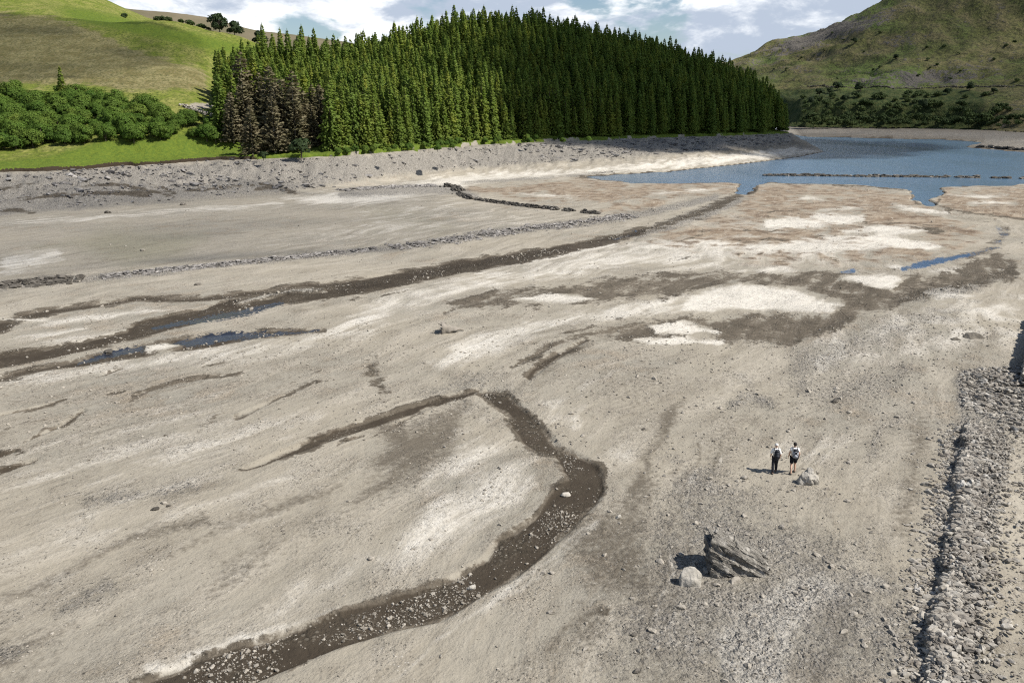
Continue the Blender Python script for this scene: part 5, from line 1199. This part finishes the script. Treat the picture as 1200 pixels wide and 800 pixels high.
def world():
    w = bpy.data.worlds.new('World'); sc.world = w; w.use_nodes = True; t = w.node_tree; t.nodes.clear(); N = t.nodes.new; L = t.links.new
    out = N('ShaderNodeOutputWorld'); sky = N('ShaderNodeTexSky'); sky.sky_type = 'NISHITA'; sky.sun_disc = False; sky.sun_elevation = EL; sky.sun_rotation = AZ; sky.air_density = 1.0; sky.dust_density = .6; sky.ozone_density = 2.0
    tc = N('ShaderNodeTexCoord').outputs['Generated']
    mp = N('ShaderNodeMapping'); mp.inputs['Scale'].default_value = (1.0, 1.0, 2.6); mp.inputs['Location'].default_value = (.32, .1, .05); L(tc, mp.inputs['Vector'])
    def noise(sc_, det, rough, dist=0, src=mp.outputs[0]):
        n = N('ShaderNodeTexNoise'); n.inputs['Scale'].default_value = sc_; n.inputs['Detail'].default_value = det; n.inputs['Roughness'].default_value = rough; n.inputs['Distortion'].default_value = dist; L(src, n.inputs['Vector']); return n.outputs['Fac']
    def rng_(f, a, b, lo=0, hi=1):
        m = N('ShaderNodeMapRange'); m.interpolation_type = 'SMOOTHSTEP'; L(f, m.inputs[0]); m.inputs[1].default_value = a; m.inputs[2].default_value = b; m.inputs[3].default_value = lo; m.inputs[4].default_value = hi; return m.outputs[0]
    cov = rng_(noise(7.5, 8, .56, .2), .405, .495)
    mp2 = N('ShaderNodeMapping'); mp2.inputs['Scale'].default_value = (1, 1, 2.6); mp2.inputs['Location'].default_value = (.36, .1, .13); L(tc, mp2.inputs['Vector'])
    shade = rng_(noise(9.0, 7, .6, .2, mp2.outputs[0]), .38, .58)
    cc = N('ShaderNodeMix'); cc.data_type = 'RGBA'; L(shade, cc.inputs[0]); cc.inputs[6].default_value = (1.06, 1.08, 1.10, 1); cc.inputs[7].default_value = (.46, .53, .645, 1)
    b1 = N('ShaderNodeBackground'); L(sky.outputs[0], b1.inputs[0]); b1.inputs[1].default_value = .075
    b2 = N('ShaderNodeBackground'); L(cc.outputs[2], b2.inputs[0]); b2.inputs[1].default_value = .80
    mx = N('ShaderNodeMixShader'); sx = N('ShaderNodeSeparateXYZ'); L(tc, sx.inputs[0]); lowb = rng_(sx.outputs[2], .14, .42, 1, 0); cm = N('ShaderNodeMath'); cm.operation = 'MULTIPLY'; L(cov, cm.inputs[0]); L(lowb, cm.inputs[1]); L(cm.outputs[0], mx.inputs[0]); L(b1.outputs[0], mx.inputs[1]); L(b2.outputs[0], mx.inputs[2]); L(mx.outputs[0], out.inputs[0])
world()

def cloud_material(name, dens):
    t = NT(name); p = t.obj(); n = t.noise(p, 1.7, 6, .6, .3)
    ln = t.n('ShaderNodeVectorMath', operation='LENGTH'); t.L(p, ln.inputs[0])
    a = t.math('MULTIPLY', t.rng(t.math('ADD', ln.outputs['Value'], t.math('MULTIPLY', t.math('SUBTRACT', n, .5), .7)), .98, .82), dens)
    d = t.n('ShaderNodeBsdfDiffuse'); d.inputs[0].default_value = (.85, .86, .88, 1); tr = t.n('ShaderNodeBsdfTranslucent'); tr.inputs[0].default_value = (.85, .86, .88, 1)
    m0 = t.n('ShaderNodeMixShader'); m0.inputs[0].default_value = .3; t.L(d.outputs[0], m0.inputs[1]); t.L(tr.outputs[0], m0.inputs[2])
    tp = t.n('ShaderNodeBsdfTransparent'); m = t.n('ShaderNodeMixShader'); t.L(a, m.inputs[0]); t.L(tp.outputs[0], m.inputs[1]); t.L(m0.outputs[0], m.inputs[2])
    return t.done(m.outputs[0])
def cloud(G, alt, rx, ry, rz, dens, label, seed, rot=0):
    V, F = ico(4); V = V.copy(); k = 1+.5*(np.array([mn.fractal(Vector(v)*1.6+Vector((seed*5.3, 0, 0)), 1.0, 2.0, 4) for v in V]))*.5
    V = V*k[:,None]; V[:,2] = np.where(V[:,2] < 0, V[:,2]*.35, V[:,2])
    o = make_mesh('cloud', V, F, cloud_material('cloud vapour', dens), True); t = alt/SUN.z
    o.location = (G[0]+SUN.x*t, G[1]+SUN.y*t, alt); o.scale = (rx, ry, rz); o.rotation_euler = (0, 0, rot); tag(o, label, 'cloud', kind='structure')
cloud((88, 494), 300, 205, 150, 34, .96, 'broad white cumulus cloud high over the promontory', 1, .69)
cloud((27, 368), 300, 78, 56, 20, .96, 'added unseen cloud extending the shade of the broad cloud', 5, .69)  # put in out of view to fill out the shade on the forest front
cloud((-235, 350), 320, 95, 50, 26, .42, 'small white cloud high over the left hill', 2, -.35)
cloud((520, 900), 620, 640, 460, 60, .27, 'wide thin cloud high over the far fell', 3, .3)
cloud((-75, 150), 360, 80, 60, 20, .20, 'thin unseen cloud added to dim the left lakebed', 4, .3)  # extra cloud out of view, there only to dim the left ground

cam = bpy.data.cameras.new('camera'); cam.sensor_width = 36; cam.lens = FPX/1200*36; cam.clip_end = 6000; cam.clip_start = .5
co = bpy.data.objects.new('camera', cam); COL.objects.link(co); co.location = (0, 0, H); co.rotation_euler = (R(90)-PITCH, 0, 0); sc.camera = co
sc.view_settings.view_transform = 'Standard'; sc.view_settings.look = 'None'; sc.view_settings.exposure = 0.5; sc.view_settings.gamma = 1
sc.view_settings.use_curve_mapping = False
sc.cycles.use_denoising = False; sc.cycles.pixel_filter_type = 'BLACKMAN_HARRIS'; sc.cycles.filter_width = 1.15
sc.cycles.max_bounces = 5; sc.cycles.diffuse_bounces = 2; sc.cycles.glossy_bounces = 2; sc.cycles.transparent_max_bounces = 12; sc.cycles.caustics_reflective = False; sc.cycles.caustics_refractive = False
